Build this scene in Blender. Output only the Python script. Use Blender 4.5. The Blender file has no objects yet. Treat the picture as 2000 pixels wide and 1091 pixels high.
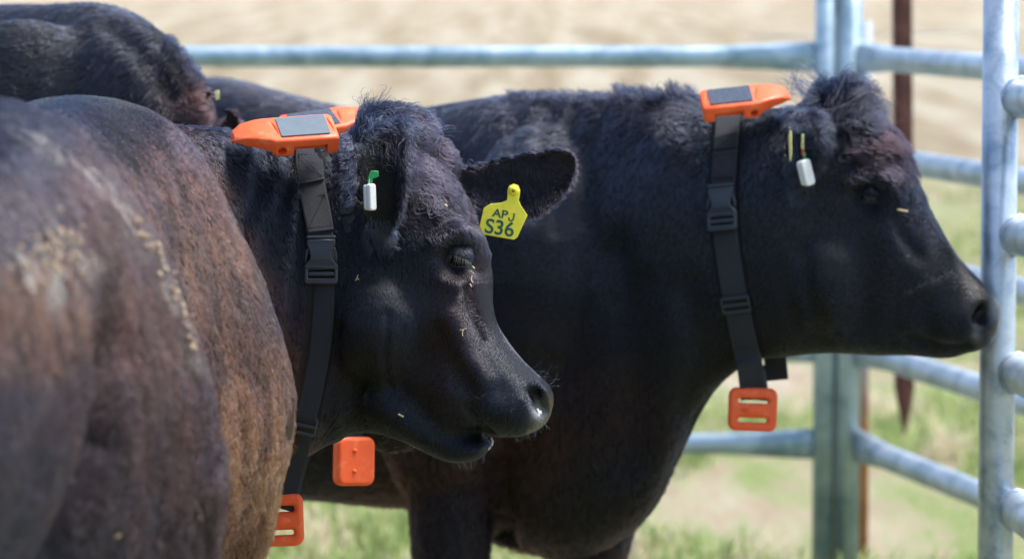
import bpy, bmesh, math, os
import numpy as np
from mathutils import Vector, Matrix
from mathutils.bvhtree import BVHTree
from mathutils.kdtree import KDTree

# ---------------------------------------------------------------- camera, sky, sun, exposure
SC = bpy.context.scene
COL = SC.collection
FPX = 7500.0                       # focal length in photo pixels (photo 2000 x 1091)
CAM_Z = 1.57
PITCH = math.atan(622.5 / FPX)
cam_d = bpy.data.cameras.new('camera'); cam = bpy.data.objects.new('camera', cam_d); COL.objects.link(cam)
cam.location = (0, 0, CAM_Z); cam.rotation_euler = (math.pi / 2 - PITCH, 0, 0)
cam_d.sensor_width = 36; cam_d.lens = 36 * FPX / 2000
cam_d.clip_start = 0.1; cam_d.clip_end = 3000
cam_d.dof.use_dof = True; cam_d.dof.focus_distance = 5.72; cam_d.dof.aperture_fstop = 4.3
SC.camera = cam
SUN_EL, SUN_AZ = 66.0, 75.0        # azimuth: degrees clockwise from +Y (away from the camera)
world = bpy.data.worlds.new('World'); SC.world = world; world.use_nodes = True
wn = world.node_tree.nodes; wl = world.node_tree.links
sky = wn.new('ShaderNodeTexSky'); sky.sky_type = 'NISHITA'; sky.sun_disc = False
sky.sun_elevation = math.radians(SUN_EL); sky.sun_rotation = math.radians(SUN_AZ)
sky.air_density = 1.0; sky.dust_density = 2.0
wl.new(sky.outputs[0], wn['Background'].inputs[0]); wn['Background'].inputs[1].default_value = 0.15
sun_d = bpy.data.lights.new('sun', 'SUN'); sun = bpy.data.objects.new('sun', sun_d); COL.objects.link(sun)
sun_d.energy = 2.8; sun_d.angle = math.radians(17.0); sun_d.color = (1.0, 0.98, 0.945)
_e, _a = math.radians(SUN_EL), math.radians(SUN_AZ)
sdir = Vector((math.sin(_a) * math.cos(_e), math.cos(_a) * math.cos(_e), math.sin(_e)))
sun.rotation_euler = sdir.to_track_quat('Z', 'Y').to_euler()
SC.view_settings.view_transform = 'Standard'; SC.view_settings.look = 'None'
SC.view_settings.gamma = 1.0; SC.view_settings.exposure = 1.12
SC.render.engine = 'CYCLES'
SC.cycles.max_bounces = 6; SC.cycles.diffuse_bounces = 2; SC.cycles.glossy_bounces = 3
SC.cycles.transmission_bounces = 3; SC.cycles.transparent_max_bounces = 6
SC.cycles.use_denoising = True
SC.cycles_curves.shape = 'RIBBONS'

FUR = float(os.environ.get('FUR', '1'))          # fur density (1 = full)
rng = np.random.default_rng(7)

# ---------------------------------------------------------------- view frame helpers: a photo pixel at a distance is a point
sa, ca = math.sin(PITCH), math.cos(PITCH)
RV = np.array([1.0, 0, 0]); UV = np.array([0, sa, ca]); FV = np.array([0, ca, -sa]); CV = np.array([0, 0, CAM_Z])
def P(x, y, d):
    x = np.asarray(x, float); y = np.asarray(y, float); d = np.asarray(d, float)
    a = ((x - 1000) / FPX * d)[..., None]; b = (-(y - 545.5) / FPX * d)[..., None]
    return CV + a * RV + b * UV + d[..., None] * FV
def px_of(p):
    q = np.asarray(p) - CV; d = q @ FV
    return (q @ RV) / d * FPX + 1000, 545.5 - (q @ UV) / d * FPX, d
def unit(v): return v / np.maximum(np.linalg.norm(v, axis=-1, keepdims=True), 1e-9)
def fract_hash(ix, iy, iz, seed):
    h = (ix * 374761393 + iy * 668265263 + iz * 2147483647 + seed * 1274126177) & 0xffffffff
    h = ((h ^ (h >> 13)) * 1274126177) & 0xffffffff
    h = ((h ^ (h >> 16)) * 2246822519) & 0xffffffff
    return ((h ^ (h >> 15)) & 0xffffff) / float(0xffffff)
def vnoise(p, seed=0):                            # value noise in -1..1
    f = np.floor(p).astype(np.int64); t = p - f; t = t * t * (3 - 2 * t); r = 0
    for dx in (0, 1):
        for dy in (0, 1):
            for dz in (0, 1):
                w = (t[:, 0] if dx else 1 - t[:, 0]) * (t[:, 1] if dy else 1 - t[:, 1]) * (t[:, 2] if dz else 1 - t[:, 2])
                r = r + w * fract_hash(f[:, 0] + dx, f[:, 1] + dy, f[:, 2] + dz, seed)
    return r * 2 - 1
def fbm(p, seed=0, o=3):
    r = 0; a = 1.0
    for k in range(o): r = r + a * vnoise(p * 2 ** k, seed + k * 17); a *= 0.5
    return r / 1.6
def smooth(e0, e1, x):
    t = np.clip((x - e0) / (e1 - e0), 0, 1); return t * t * (3 - 2 * t)

# ---------------------------------------------------------------- objects
def tag(o, label=None, cat=None, group=None, kind=None):
    if label: o['label'] = label
    if cat: o['category'] = cat
    if group: o['group'] = group
    if kind: o['kind'] = kind
    return o
def mw(o):
    m = o.matrix_parent_inverse @ o.matrix_basis if o.parent is not None else o.matrix_basis.copy()
    return mw(o.parent) @ m if o.parent is not None else m
def link(name, data, mat=None, parent=None):
    o = bpy.data.objects.new(name, data); COL.objects.link(o)
    if mat is not None and not data.materials: data.materials.append(mat)
    if parent is not None:
        o.parent = parent; o.matrix_parent_inverse = mw(parent).inverted()
    return o
def empty(name, loc):
    o = bpy.data.objects.new(name, None); COL.objects.link(o); o.location = Vector([float(c) for c in loc]); o.empty_display_size = 0.1
    return o
def np_mesh(name, v, f, smooth_=True):
    me = bpy.data.meshes.new(name); me.from_pydata([tuple(map(float, p)) for p in v], [], [tuple(map(int, q)) for q in f]); me.update()
    if smooth_: me.polygons.foreach_set('use_smooth', [True] * len(me.polygons))
    return me
def baked(o, drop=True):                          # the evaluated mesh of an object with modifiers or a curve
    dg = bpy.context.evaluated_depsgraph_get(); dg.update()
    me = bpy.data.meshes.new_from_object(o.evaluated_get(dg), depsgraph=dg)
    if drop: bpy.data.objects.remove(o)
    return me
class MB:
    def __init__(s): s.v = []; s.f = []; s.n = 0
    def add(s, v, f):
        s.v.append(np.asarray(v, float)); s.f += [tuple(i + s.n for i in q) for q in f]; s.n += len(v)
    def rings(s, R, cap=True):                     # R: (n, k, 3) closed rings lofted
        n, k = R.shape[:2]; v = R.reshape(-1, 3); f = []
        for i in range(n - 1):
            for j in range(k):
                a, b = i * k + j, i * k + (j + 1) % k
                f.append((a, b, b + k, a + k))
        if cap:
            v = np.vstack([v, R[0].mean(0), R[-1].mean(0)]); c0, c1 = n * k, n * k + 1
            f += [(c0, (j + 1) % k, j) for j in range(k)] + [(c1, (n - 1) * k + j, (n - 1) * k + (j + 1) % k) for j in range(k)]
        s.add(v, f)
    def ball(s, c, ax, k=20):                      # ellipsoid, ax: 3 axis vectors
        u = np.linspace(0, math.pi, k)[1:-1]; w = np.linspace(0, 2 * math.pi, k, endpoint=False)
        R = np.array([[np.asarray(c) + math.cos(a) * ax[0] + math.sin(a) * (math.cos(b) * ax[1] + math.sin(b) * ax[2]) for b in w] for a in u])
        s.rings(R)
    def box(s, c, ux, uy, uz):
        c = np.asarray(c, float); v = [c + a * ux + b * uy + e * uz for a in (-1, 1) for b in (-1, 1) for e in (-1, 1)]
        s.add(v, [(0, 1, 3, 2), (4, 6, 7, 5), (0, 4, 5, 1), (2, 3, 7, 6), (0, 2, 6, 4), (1, 5, 7, 3)])
    def tube(s, pts, rad, k=16, rad2=None, up=None):
        pts = np.asarray(pts, float); rad = np.broadcast_to(rad, len(pts)); rad2 = rad if rad2 is None else np.broadcast_to(rad2, len(pts))
        T = unit(np.gradient(pts, axis=0)); up = np.array([0, 0, 1.0]) if up is None else np.asarray(up, float); R = []
        for p, t, a, b in zip(pts, T, rad, rad2):
            x = np.cross(t, up)
            if np.linalg.norm(x) < 1e-3: x = np.cross(t, [0, 1.0, 0])
            x = x / np.linalg.norm(x); y = np.cross(x, t)
            w = np.linspace(0, 2 * math.pi, k, endpoint=False)
            R.append(p + np.outer(np.cos(w), x) * a + np.outer(np.sin(w), y) * b)
        s.rings(np.array(R))
    def mesh(s, name, sm=True): return np_mesh(name, np.vstack(s.v), s.f, sm)
    def obj(s, name, mat, parent=None, sm=True): return link(name, s.mesh(name, sm), mat, parent)
def catmull(K, sub):
    K = np.asarray(K, float); n = len(K); out = []
    for i in range(n - 1):
        a, b, c, d = K[max(i - 1, 0)], K[i], K[i + 1], K[min(i + 2, n - 1)]
        for t in np.linspace(0, 1, sub, endpoint=False):
            out.append(0.5 * (2 * b + (c - a) * t + (2 * a - 5 * b + 4 * c - d) * t * t + (3 * b - a - 3 * c + d) * t ** 3))
    out.append(K[-1]); return np.array(out)
def bevel_obj(o, w, seg=2, ang=35):
    m = o.modifiers.new('b', 'BEVEL'); m.width = w; m.segments = seg; m.limit_method = 'ANGLE'; m.angle_limit = math.radians(ang)
    return o

# ---------------------------------------------------------------- materials
class NT:
    def __init__(s, name):
        s.m = bpy.data.materials.new(name); s.m.use_nodes = True; s.t = s.m.node_tree; s.b = s.t.nodes['Principled BSDF']; s.out = s.t.nodes['Material Output']
    def n(s, kind, **kw):
        x = s.t.nodes.new(kind)
        for k, v in kw.items(): setattr(x, k, v)
        return x
    def l(s, a, b): s.t.links.new(a, b)
    def noise(s, scale, detail=4, rough=0.6, vec=None, dist=0):
        x = s.n('ShaderNodeTexNoise'); x.inputs['Scale'].default_value = scale; x.inputs['Detail'].default_value = detail
        x.inputs['Roughness'].default_value = rough; x.inputs['Distortion'].default_value = dist
        if vec is not None: s.l(vec, x.inputs['Vector'])
        return x.outputs['Fac']
    def geo(s): return s.n('ShaderNodeNewGeometry').outputs['Position']
    def mapv(s, vec, scale):
        x = s.n('ShaderNodeMapping'); x.inputs['Scale'].default_value = scale; s.l(vec, x.inputs['Vector']); return x.outputs[0]
    def ramp(s, fac, stops):
        x = s.n('ShaderNodeValToRGB'); s.l(fac, x.inputs[0]); e = x.color_ramp.elements
        while len(e) < len(stops): e.new(0.5)
        for q, (p, c) in zip(e, stops):
            q.position = p; q.color = (*c, 1) if len(c) == 3 else c
        return x.outputs[0]
    def mix(s, fac, a, b, mode='MIX'):
        x = s.n('ShaderNodeMix', data_type='RGBA', blend_type=mode)
        for sock, v in ((x.inputs[0], fac), (x.inputs[6], a), (x.inputs[7], b)):
            if hasattr(v, 'is_linked') or hasattr(v, 'node'): s.l(v, sock)
            elif isinstance(v, (tuple, list)): sock.default_value = (*v, 1)
            else: sock.default_value = v
        return x.outputs[2]
    def bump(s, h, strength, dist=0.01):
        x = s.n('ShaderNodeBump'); x.inputs['Strength'].default_value = strength; x.inputs['Distance'].default_value = dist
        s.l(h, x.inputs['Height']); s.l(x.outputs[0], s.b.inputs['Normal'])
    def set(s, **kw):
        for k, v in kw.items():
            sock = s.b.inputs[k.replace('_', ' ')]
            if hasattr(v, 'node'): s.l(v, sock)
            elif isinstance(v, tuple): sock.default_value = (*v, 1)
            else: sock.default_value = v
        return s
def simple(name, col, rough=0.5, metal=0.0, bump=None, var=0.0, scale=40, spec=0.5):
    m = NT(name); g = m.geo(); c = col
    if var:
        f = m.noise(scale, 5, 0.65, g); c = m.ramp(f, [(0.3, tuple(x * (1 - var) for x in col)), (0.7, tuple(min(1, x * (1 + var)) for x in col))])
    m.set(Base_Color=c, Roughness=rough, Metallic=metal); m.b.inputs['Specular IOR Level'].default_value = spec
    if bump: m.bump(m.noise(bump[0], 4, 0.6, g), bump[1], 0.002)
    return m.m
def hair_mat(name, rough=0.26, rad=0.5):
    m = NT(name); m.t.nodes.remove(m.b)
    h = m.n('ShaderNodeBsdfHairPrincipled'); h.parametrization = 'COLOR'
    a = m.n('ShaderNodeAttribute'); a.attribute_name = 'hair_col'; m.l(a.outputs['Color'], h.inputs['Color'])
    h.inputs['Roughness'].default_value = rough; h.inputs['Radial Roughness'].default_value = rad
    h.inputs['IOR'].default_value = 1.43; h.inputs['Coat'].default_value = 0.0; h.inputs['Random Roughness'].default_value = 0.3
    m.l(h.outputs[0], m.out.inputs[0]); return m.m
def skin_mat(name):
    m = NT(name)
    a = m.n('ShaderNodeAttribute'); a.attribute_name = 'skin_col'
    r = m.n('ShaderNodeAttribute'); r.attribute_name = 'wet'
    g = m.geo(); f = m.noise(260, 3, 0.6, g)
    m.set(Base_Color=a.outputs['Color']); m.b.inputs['Specular IOR Level'].default_value = 0.3
    mr = m.n('ShaderNodeMapRange'); m.l(r.outputs['Fac'], mr.inputs[0]); mr.inputs[3].default_value = 0.75; mr.inputs[4].default_value = 0.3
    m.l(mr.outputs[0], m.b.inputs['Roughness'])
    v = m.n('ShaderNodeTexVoronoi'); v.inputs['Scale'].default_value = 330; m.l(g, v.inputs['Vector'])
    m.bump(v.outputs[0], 0.5, 0.002); return m.m
M_HAIR = hair_mat('coat hair'); M_SKIN = skin_mat('hide')
M_ORANGE = simple('orange plastic', (0.90, 0.11, 0.024), 0.40, bump=(300, 0.12), var=0.10, scale=60, spec=0.35)
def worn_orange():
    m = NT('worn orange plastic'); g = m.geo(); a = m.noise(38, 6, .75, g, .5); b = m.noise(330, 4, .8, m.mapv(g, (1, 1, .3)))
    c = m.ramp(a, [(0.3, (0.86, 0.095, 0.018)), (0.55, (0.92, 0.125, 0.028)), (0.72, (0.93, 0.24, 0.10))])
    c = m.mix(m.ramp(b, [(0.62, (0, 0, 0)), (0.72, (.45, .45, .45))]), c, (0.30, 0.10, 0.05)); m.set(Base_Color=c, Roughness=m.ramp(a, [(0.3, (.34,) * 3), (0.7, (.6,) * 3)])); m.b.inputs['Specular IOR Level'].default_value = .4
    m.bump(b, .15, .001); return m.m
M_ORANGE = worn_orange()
M_PANEL = NT('solar cell')
_g = M_PANEL.geo(); M_PANEL.set(Base_Color=M_PANEL.ramp(M_PANEL.noise(90, 5, .7, _g), [(0.35, (0.02, 0.028, 0.045)), (0.7, (0.045, 0.055, 0.075))]), Roughness=M_PANEL.ramp(M_PANEL.noise(160, 4, .7, _g), [(0.3, (.12,) * 3), (0.7, (.42,) * 3)]))
M_PANEL.b.inputs['Coat Weight'].default_value = 0.6; M_PANEL = M_PANEL.m
M_PANEL_SKYREFL = simple('solar cell painted reflection', (0.125, 0.155, 0.175), 0.22, var=0.07, scale=60)  # lighter base colour paints in the sky's reflection on this cell
M_BLACKPL = simple('black plastic', (0.02, 0.024, 0.032), 0.34, bump=(500, 0.1), var=0.2)
M_WHITEPL = simple('white plastic', (0.72, 0.72, 0.68), 0.35, var=0.08, scale=200)
M_GREENPL = simple('green plastic', (0.01, 0.28, 0.06), 0.4)
M_YELLOW = simple('yellow tag plastic', (0.85, 0.74, 0.03), 0.38, bump=(300, 0.2), var=0.08, scale=90)
M_INK = simple('dark green ink', (0.02, 0.09, 0.05), 0.6)
M_EYE = simple('eye', (0.006, 0.005, 0.006), 0.06)
M_STITCH = simple('thread', (0.006, 0.006, 0.008), 0.8)
M_MUD = simple('dried mud', (0.36, 0.27, 0.19), 0.95, bump=(400, 0.8), var=0.35, scale=150)
M_FROTH = simple('froth', (0.65, 0.66, 0.62), 0.25, bump=(600, 0.6))
def webbing():
    m = NT('black webbing'); uv = m.n('ShaderNodeUVMap'); w = m.n('ShaderNodeTexWave', wave_type='BANDS', bands_direction='Y')
    w.inputs['Scale'].default_value = 1.0; mp = m.mapv(uv.outputs[0], (1, 90, 1)); m.l(mp, w.inputs['Vector'])
    g = m.geo(); c = m.mix(w.outputs['Fac'], (0.009, 0.010, 0.015), (0.028, 0.031, 0.042))
    dust = m.ramp(m.noise(55, 5, .7, g), [(0.55, (0, 0, 0)), (0.8, (0.5, 0.5, 0.5))])
    c2 = m.mix(dust, c, (0.04, 0.035, 0.03)); m.set(Base_Color=c2, Roughness=0.62)
    m.bump(w.outputs['Fac'], 0.6, 0.001); return m.m
M_WEB = webbing()
def galv(name, lo, hi, sc=9):
    m = NT(name); g = m.geo(); a = m.noise(sc, 5, 0.6, g, 0.6); b = m.noise(sc * 14, 3, 0.6, g)
    c = m.ramp(a, [(0.36, lo), (0.52, hi), (0.66, tuple(min(1, x * 1.2) for x in hi))]); c = m.mix(0.25, c, m.ramp(b, [(0.3, lo), (0.7, hi)]))
    m.set(Base_Color=c, Metallic=0.5, Roughness=m.ramp(a, [(0.3, (0.30,) * 3), (0.7, (0.46,) * 3)])); m.bump(b, 0.15, 0.002); return m.m
M_GALV = galv('galvanised steel', (0.17, 0.27, 0.32), (0.40, 0.51, 0.57))
M_GALV2 = galv('galvanised steel pale', (0.20, 0.28, 0.37), (0.46, 0.52, 0.59), 14)
def rust():
    m = NT('rust'); g = m.geo(); a = m.noise(22, 6, 0.7, g)
    m.set(Base_Color=m.ramp(a, [(0.3, (0.07, 0.028, 0.022)), (0.55, (0.15, 0.06, 0.045)), (0.75, (0.24, 0.10, 0.06))]), Roughness=0.85); m.bump(a, 0.5, 0.004); return m.m
M_RUST = rust()
def rust_post():
    m = NT('rusting pipe'); g = m.geo(); sp = m.n('ShaderNodeSeparateXYZ'); m.l(g, sp.inputs[0])
    mr = m.n('ShaderNodeMapRange'); m.l(sp.outputs[2], mr.inputs[0]); mr.inputs[1].default_value = 0.40; mr.inputs[2].default_value = 0.62; mr.inputs[3].default_value = 1; mr.inputs[4].default_value = 0
    a = m.noise(18, 5, 0.7, g); c = m.ramp(a, [(0.3, (0.40, 0.13, 0.04)), (0.7, (0.62, 0.30, 0.13))])
    m.set(Base_Color=m.mix(mr.outputs[0], (0.42, 0.45, 0.48), c), Roughness=0.8); return m.m

# ---------------------------------------------------------------- ground and grass
def ground():
    m = NT('pasture'); g = m.geo()
    n1 = m.noise(1.5, 6, 0.62, m.mapv(g, (1, .3, 1)), 0.4); n2 = m.noise(9, 5, 0.75, m.mapv(g, (1, .25, 1))); n3 = m.noise(40, 4, 0.75, g)
    big = m.noise(0.5, 4, 0.65, m.mapv(g, (2.6, .09, 1)), 0.4)
    green = m.ramp(n3, [(0.3, (0.14, 0.20, 0.06)), (0.55, (0.27, 0.31, 0.12)), (0.8, (0.42, 0.42, 0.24))])
    soil = m.ramp(n2, [(0.3, (0.32, 0.25, 0.16)), (0.5, (0.44, 0.36, 0.26)), (0.66, (0.62, 0.53, 0.45))])
    fac = m.ramp(m.mix(0.45, n1, n2), [(0.43, (0, 0, 0)), (0.54, (1, 1, 1))])
    near = m.mix(fac, soil, green)
    straw = m.ramp(m.mix(0.5, big, m.noise(1.2, 5, 0.7, m.mapv(g, (2.6, .12, 1)))), [(0.41, (0.22, 0.165, 0.095)), (0.5, (0.36, 0.30, 0.205)), (0.57, (0.46, 0.415, 0.32))])
    sp = m.n('ShaderNodeSeparateXYZ'); m.l(g, sp.inputs[0])
    ad = m.n('ShaderNodeMath', operation='MULTIPLY_ADD'); m.l(n1, ad.inputs[0]); ad.inputs[1].default_value = 22; m.l(sp.outputs[1], ad.inputs[2])
    mr = m.n('ShaderNodeMapRange'); m.l(ad.outputs[0], mr.inputs[0]); mr.inputs[1].default_value = 35; mr.inputs[2].default_value = 43
    c = m.mix(mr.outputs[0], near, straw)
    m.set(Base_Color=c, Roughness=0.95); m.b.inputs['Specular IOR Level'].default_value = 0.1
    m.bump(n3, 0.8, 0.05)
    v = [(-250, -30, 0), (250, -30, 0), (250, 900, 0), (-250, 900, 0)]
    o = link('ground', np_mesh('ground', v, [(0, 1, 2, 3)], False), m.m); tag(o, kind='structure')
ground()
def grass_mass():
    m = NT('grass blades'); g = m.geo(); n = m.noise(3.4, 4, .7, m.mapv(g, (1, .5, 1)))
    m.set(Base_Color=m.ramp(n, [(0.40, (0.26, 0.36, 0.11)), (0.5, (0.44, 0.47, 0.21)), (0.58, (0.68, 0.59, 0.42))]), Roughness=0.8)
    nt = 9000; d = 9.2 + 17 * rng.random(nt) ** 1.4; x = (rng.random(nt) - 0.35) * d * 0.42
    keep = vnoise(np.stack([x * 1.1, d * 1.1, d * 0], 1), 3) > -0.3
    x, d = x[keep], d[keep]; V = []; F = []; k = 0
    for cx, cy in zip(x, d):
        h0 = 0.03 + 0.08 * rng.random() ** 2
        for _ in range(9):
            a = rng.random() * 6.283; r = 0.05 * rng.random(); px, py = cx + r * math.cos(a), cy + r * math.sin(a)
            h = h0 * (0.6 + 0.8 * rng.random()); b = rng.random() * 6.283; lx, ly = math.cos(b) * h * 0.5, math.sin(b) * h * 0.5
            w = 0.005; wx, wy = -math.sin(b) * w, math.cos(b) * w
            V += [(px - wx, py - wy, 0), (px + wx, py + wy, 0), (px + lx * .4 + wx, py + ly * .4 + wy, h * .7), (px + lx * .4 - wx, py + ly * .4 - wy, h * .7), (px + lx, py + ly, h)]
            F += [(k, k + 1, k + 2, k + 3), (k + 3, k + 2, k + 4)]; k += 5
    tl_ = m.n('ShaderNodeBsdfTranslucent'); mx = m.n('ShaderNodeMixShader'); mx.inputs[0].default_value = .5; m.l(m.b.inputs['Base Color'].links[0].from_socket, tl_.inputs[0]); m.l(m.b.outputs[0], mx.inputs[1]); m.l(tl_.outputs[0], mx.inputs[2]); m.l(mx.outputs[0], m.out.inputs[0])
    tag(link('grass', np_mesh('grass', V, F, False), m.m), 'short green and straw coloured grass tufts in the pasture', 'grass', kind='stuff')
grass_mass()

# ---------------------------------------------------------------- steel yard panels
def rail(parent, p0, p1, r, mat, flat0=False, flat1=False, k=20):
    p0, p1 = np.asarray(p0, float), np.asarray(p1, float); L = np.linalg.norm(p1 - p0); ts = [0, 1]; 
    ts = sorted(set([0, .04 / L, .12 / L, .25 / L, 1 - .25 / L, 1 - .12 / L, 1 - .04 / L, 1]))
    rv = []; rh = []
    for t in ts:
        a = 0
        if flat0: a = max(a, 1 - smooth(0.02, 0.24, t * L))
        if flat1: a = max(a, 1 - smooth(0.02, 0.24, (1 - t) * L))
        rv.append(r * (1 + 0.42 * a)); rh.append(r * (1 - 0.5 * a))
    b = MB(); b.tube([p0 + (p1 - p0) * t for t in ts], rh, k, rv); return b.obj('rail', mat, parent)
def post(parent, x, y, z1, r, mat, name='post'):
    b = MB(); b.tube([(x, y, 0), (x, y, z1)], r, 24, up=(0, 1, 0)); o = b.obj(name, mat, parent)
    c = MB(); c.tube([(x, y, z1), (x, y, z1 + 0.008), (x, y, z1 + 0.016)], [r * 1.04, r * 0.9, r * 0.3], 24, up=(0, 1, 0)); c.obj('cap', M_BLACKPL, o)
    return o
RAILZ = [CAM_Z - 0.237 - 0.2405 * k for k in range(5)]           # heights of the rails
CX, CY = (1640 - 1000) / FPX * 9.5, 9.5                          # the corner
def weld(parent, c, r, axis):
    b = MB(); t = unit(np.asarray(axis, float)); w = np.linspace(0, 2 * math.pi, 20, endpoint=False); x = np.cross(t, [0, 0, 1.0]); x /= np.linalg.norm(x); y = np.cross(x, t)
    R = []
    for a in w:
        e = math.cos(a) * x + math.sin(a) * y
        R.append([np.asarray(c) + e * (r + 0.006 * math.cos(q)) + t * 0.008 * math.sin(q) + e * 0.0015 * math.sin(a * 9) for q in np.linspace(0, 6.283, 8, endpoint=False)])
    R = np.array(R + [R[0]]); b.rings(R, cap=False); b.obj('weld', M_GALV2, parent)
f1 = empty('fence_panel', (CX - 0.03, CY, 0)); tag(f1, 'long galvanised yard panel running level across the back behind the cattle', 'fence panel')
for z in RAILZ: rail(f1, (CX - 3.4, CY + 0.0, z), (CX - 0.055, CY, z), 0.0265, M_GALV, flat1=True)
post(f1, CX - 0.033, CY, CAM_Z + 0.12, 0.029, M_GALV); post(f1, CX - 3.42, CY, CAM_Z + 0.12, 0.029, M_GALV)
D3 = 6.7; X3 = (1953 - 1000) / FPX * D3
ang_end = np.array([(2060 - 1000) / FPX * 8.15, 8.15])
f2 = empty('fence_panel', (CX + 0.04, CY, 0)); tag(f2, 'galvanised yard panel slanting forward from the corner post, behind the standing heifer\'s muzzle', 'fence panel')
for z in RAILZ: rail(f2, (CX + 0.045, CY - 0.02, z), (ang_end[0], ang_end[1], z), 0.030, M_GALV2, flat0=True)
post(f2, CX + 0.024, CY - 0.015, CAM_Z + 0.12, 0.029, M_GALV); post(f2, ang_end[0] + .03, ang_end[1], CAM_Z + 0.12, 0.029, M_GALV)
f3 = empty('fence_panel', (X3, D3, 0)); tag(f3, 'nearest galvanised panel with thick upright at the edge beside the muzzle', 'fence panel')
post(f3, X3, D3, CAM_Z + 0.12, 0.0315, M_GALV2)
dirn = np.array([0.06, -1.0]); dirn /= np.linalg.norm(dirn)
for z in RAILZ:
    r = rail(f3, (X3 + 0.032, D3 - 0.010, z), (X3 + .032 + dirn[0] * 2.2, D3 - 0.016 + dirn[1] * 2.2, z), 0.033, M_GALV2)
    weld(r, (X3 + 0.032 + dirn[0] * 0.022, D3 - 0.014 + dirn[1] * 0.012, z), 0.032, (dirn[0], dirn[1], 0))
post(f3, X3 + .032 + dirn[0] * 2.22, D3 - 0.016 + dirn[1] * 2.22, CAM_Z + 0.12, 0.0315, M_GALV2)
# rusty pin post behind the corner
b = MB(); b.tube([(CX + 0.068, CY + 0.05, 0), (CX + 0.068, CY + 0.05, 1.42)], 0.015, 16, up=(0, 1, 0)); o = b.obj('pipe_post', rust_post()); tag(o, 'thin rusting pipe standing behind the corner uprights', 'pipe')
# rusty star picket
def picket():
    x0 = (1765 - 1000) / FPX * 9.95; y0 = 9.95; zt = 1.95; ztip = CAM_Z - (850 + 77) / FPX * 9.95; b = MB(); w, t, l = 0.026, 0.006, 0.028
    sec = [(-w, 0), (-w, t), (-t / 2, t), (-t / 2, t + l), (t / 2, t + l), (t / 2, t), (w, t), (w, 0), (t, -0.001), (t * .6, -t * 2.2), (-t * .6, -t * 2.2), (-t, -0.001)]
    R = []
    for z, s in ((zt, 1), (1.2, 1), (0.9, 1), (ztip + 0.12, 1), (ztip, 0.12)): R.append([(x0 + a * s + (z - 1) * -0.014, y0 + q * s, z) for a, q in sec])
    b.rings(np.array(R)); e = empty('star_picket', (x0, y0, ztip)); tag(e, 'rusty brown steel star picket with pointed end behind the corner panel', 'fence picket')
    b.obj('picket_blade', M_RUST, e, sm=False)
    wfe = empty('wire_fence', (x0, y0 + 0.05, 1.2)); tag(wfe, 'thin slack fence wire crossing behind the rusty picket', 'wire')
    for y, dz in ((64, 0.0),):
        z = CAM_Z - (y + 77) / FPX * 10.0; c = MB(); xs = np.linspace(-0.4, 6, 40)
        c.tube([(x0 + q, y0 + 0.045, z + 0.01 * math.sin(q * 2) + dz * 0) for q in xs], 0.0012, 8); c.obj('wire', M_GALV, wfe)
picket()

# ---------------------------------------------------------------- cattle
def section(T, B, w, d, k=0.0, n=2.2, yaw=0.0, m=44):
    T, B = np.asarray(T, float), np.asarray(B, float); C = (T + B) / 2; H = (T - B) / 2
    th = np.linspace(0, 2 * math.pi, m, endpoint=False); c = np.cos(th); s = np.sin(th)
    c = np.sign(c) * np.abs(c) ** (2 / n); s = np.sign(s) * np.abs(s) ** (2 / n)
    L = math.sin(yaw) * RV + math.cos(yaw) * FV
    p = P(C[0] + H[0] * c, C[1] + H[1] * c, d + 0 * c)
    return p + (s * (1 + k * c) * w * d / FPX)[:, None] * L
def loft_sections(mb, K, sub=5):                  # K rows: Tx Ty Bx By w d k n yaw
    for_ = catmull(K, sub); mb.rings(np.array([section(q[0:2], q[2:4], q[4], q[5], q[6], q[7], q[8]) for q in for_]))
def loft_contours(mb, K, sub=5, m=26):            # K: [(d, [(x,y)...] right half from top centre to bottom centre)]
    rows = []
    for d, pts in K:
        pts = catmull(np.array(pts, float), 6); s = np.r_[0, np.cumsum(np.linalg.norm(np.diff(pts, axis=0), axis=1))]
        t = np.linspace(0, s[-1], m); x = np.interp(t, s, pts[:, 0]); y = np.interp(t, s, pts[:, 1]); c = pts[0, 0]
        rows.append(np.r_[d, np.r_[x, (2 * c - x)[::-1][1:-1]], np.r_[y, y[::-1][1:-1]]])
    rows = catmull(np.array(rows), sub); n = (rows.shape[1] - 1) // 2
    mb.rings(np.array([P(r[1:1 + n], r[1 + n:], np.full(n, r[0])) for r in rows]))
def ear_bowl(mb, K, open_dir, cup, t=0.011, sub=4, m=13):  # K rows: x y d half-width vector (px) hx hy ; open_dir points out of the bowl
    K = catmull(K, sub); od = unit(np.asarray(open_dir, float)); u = np.linspace(-1, 1, m); R = []
    nK = len(K)
    for i, q in enumerate(K):
        c = P(q[0], q[1], q[2]); hv = (q[3] * RV - q[4] * UV) * q[2] / FPX; cc = cup * math.sin(math.pi * min(1, (i + 0.7) / (nK)) ) ** 0.5
        inner = [c + a * hv - od * (cc * (1 - a * a)) for a in u]
        outer = [c + a * hv * 1.03 - od * (cc * (1 - a * a) + t * (1 - a ** 4 * 0.75)) for a in u[::-1]]
        R.append(inner + outer)
    mb.rings(np.array(R))
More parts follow.
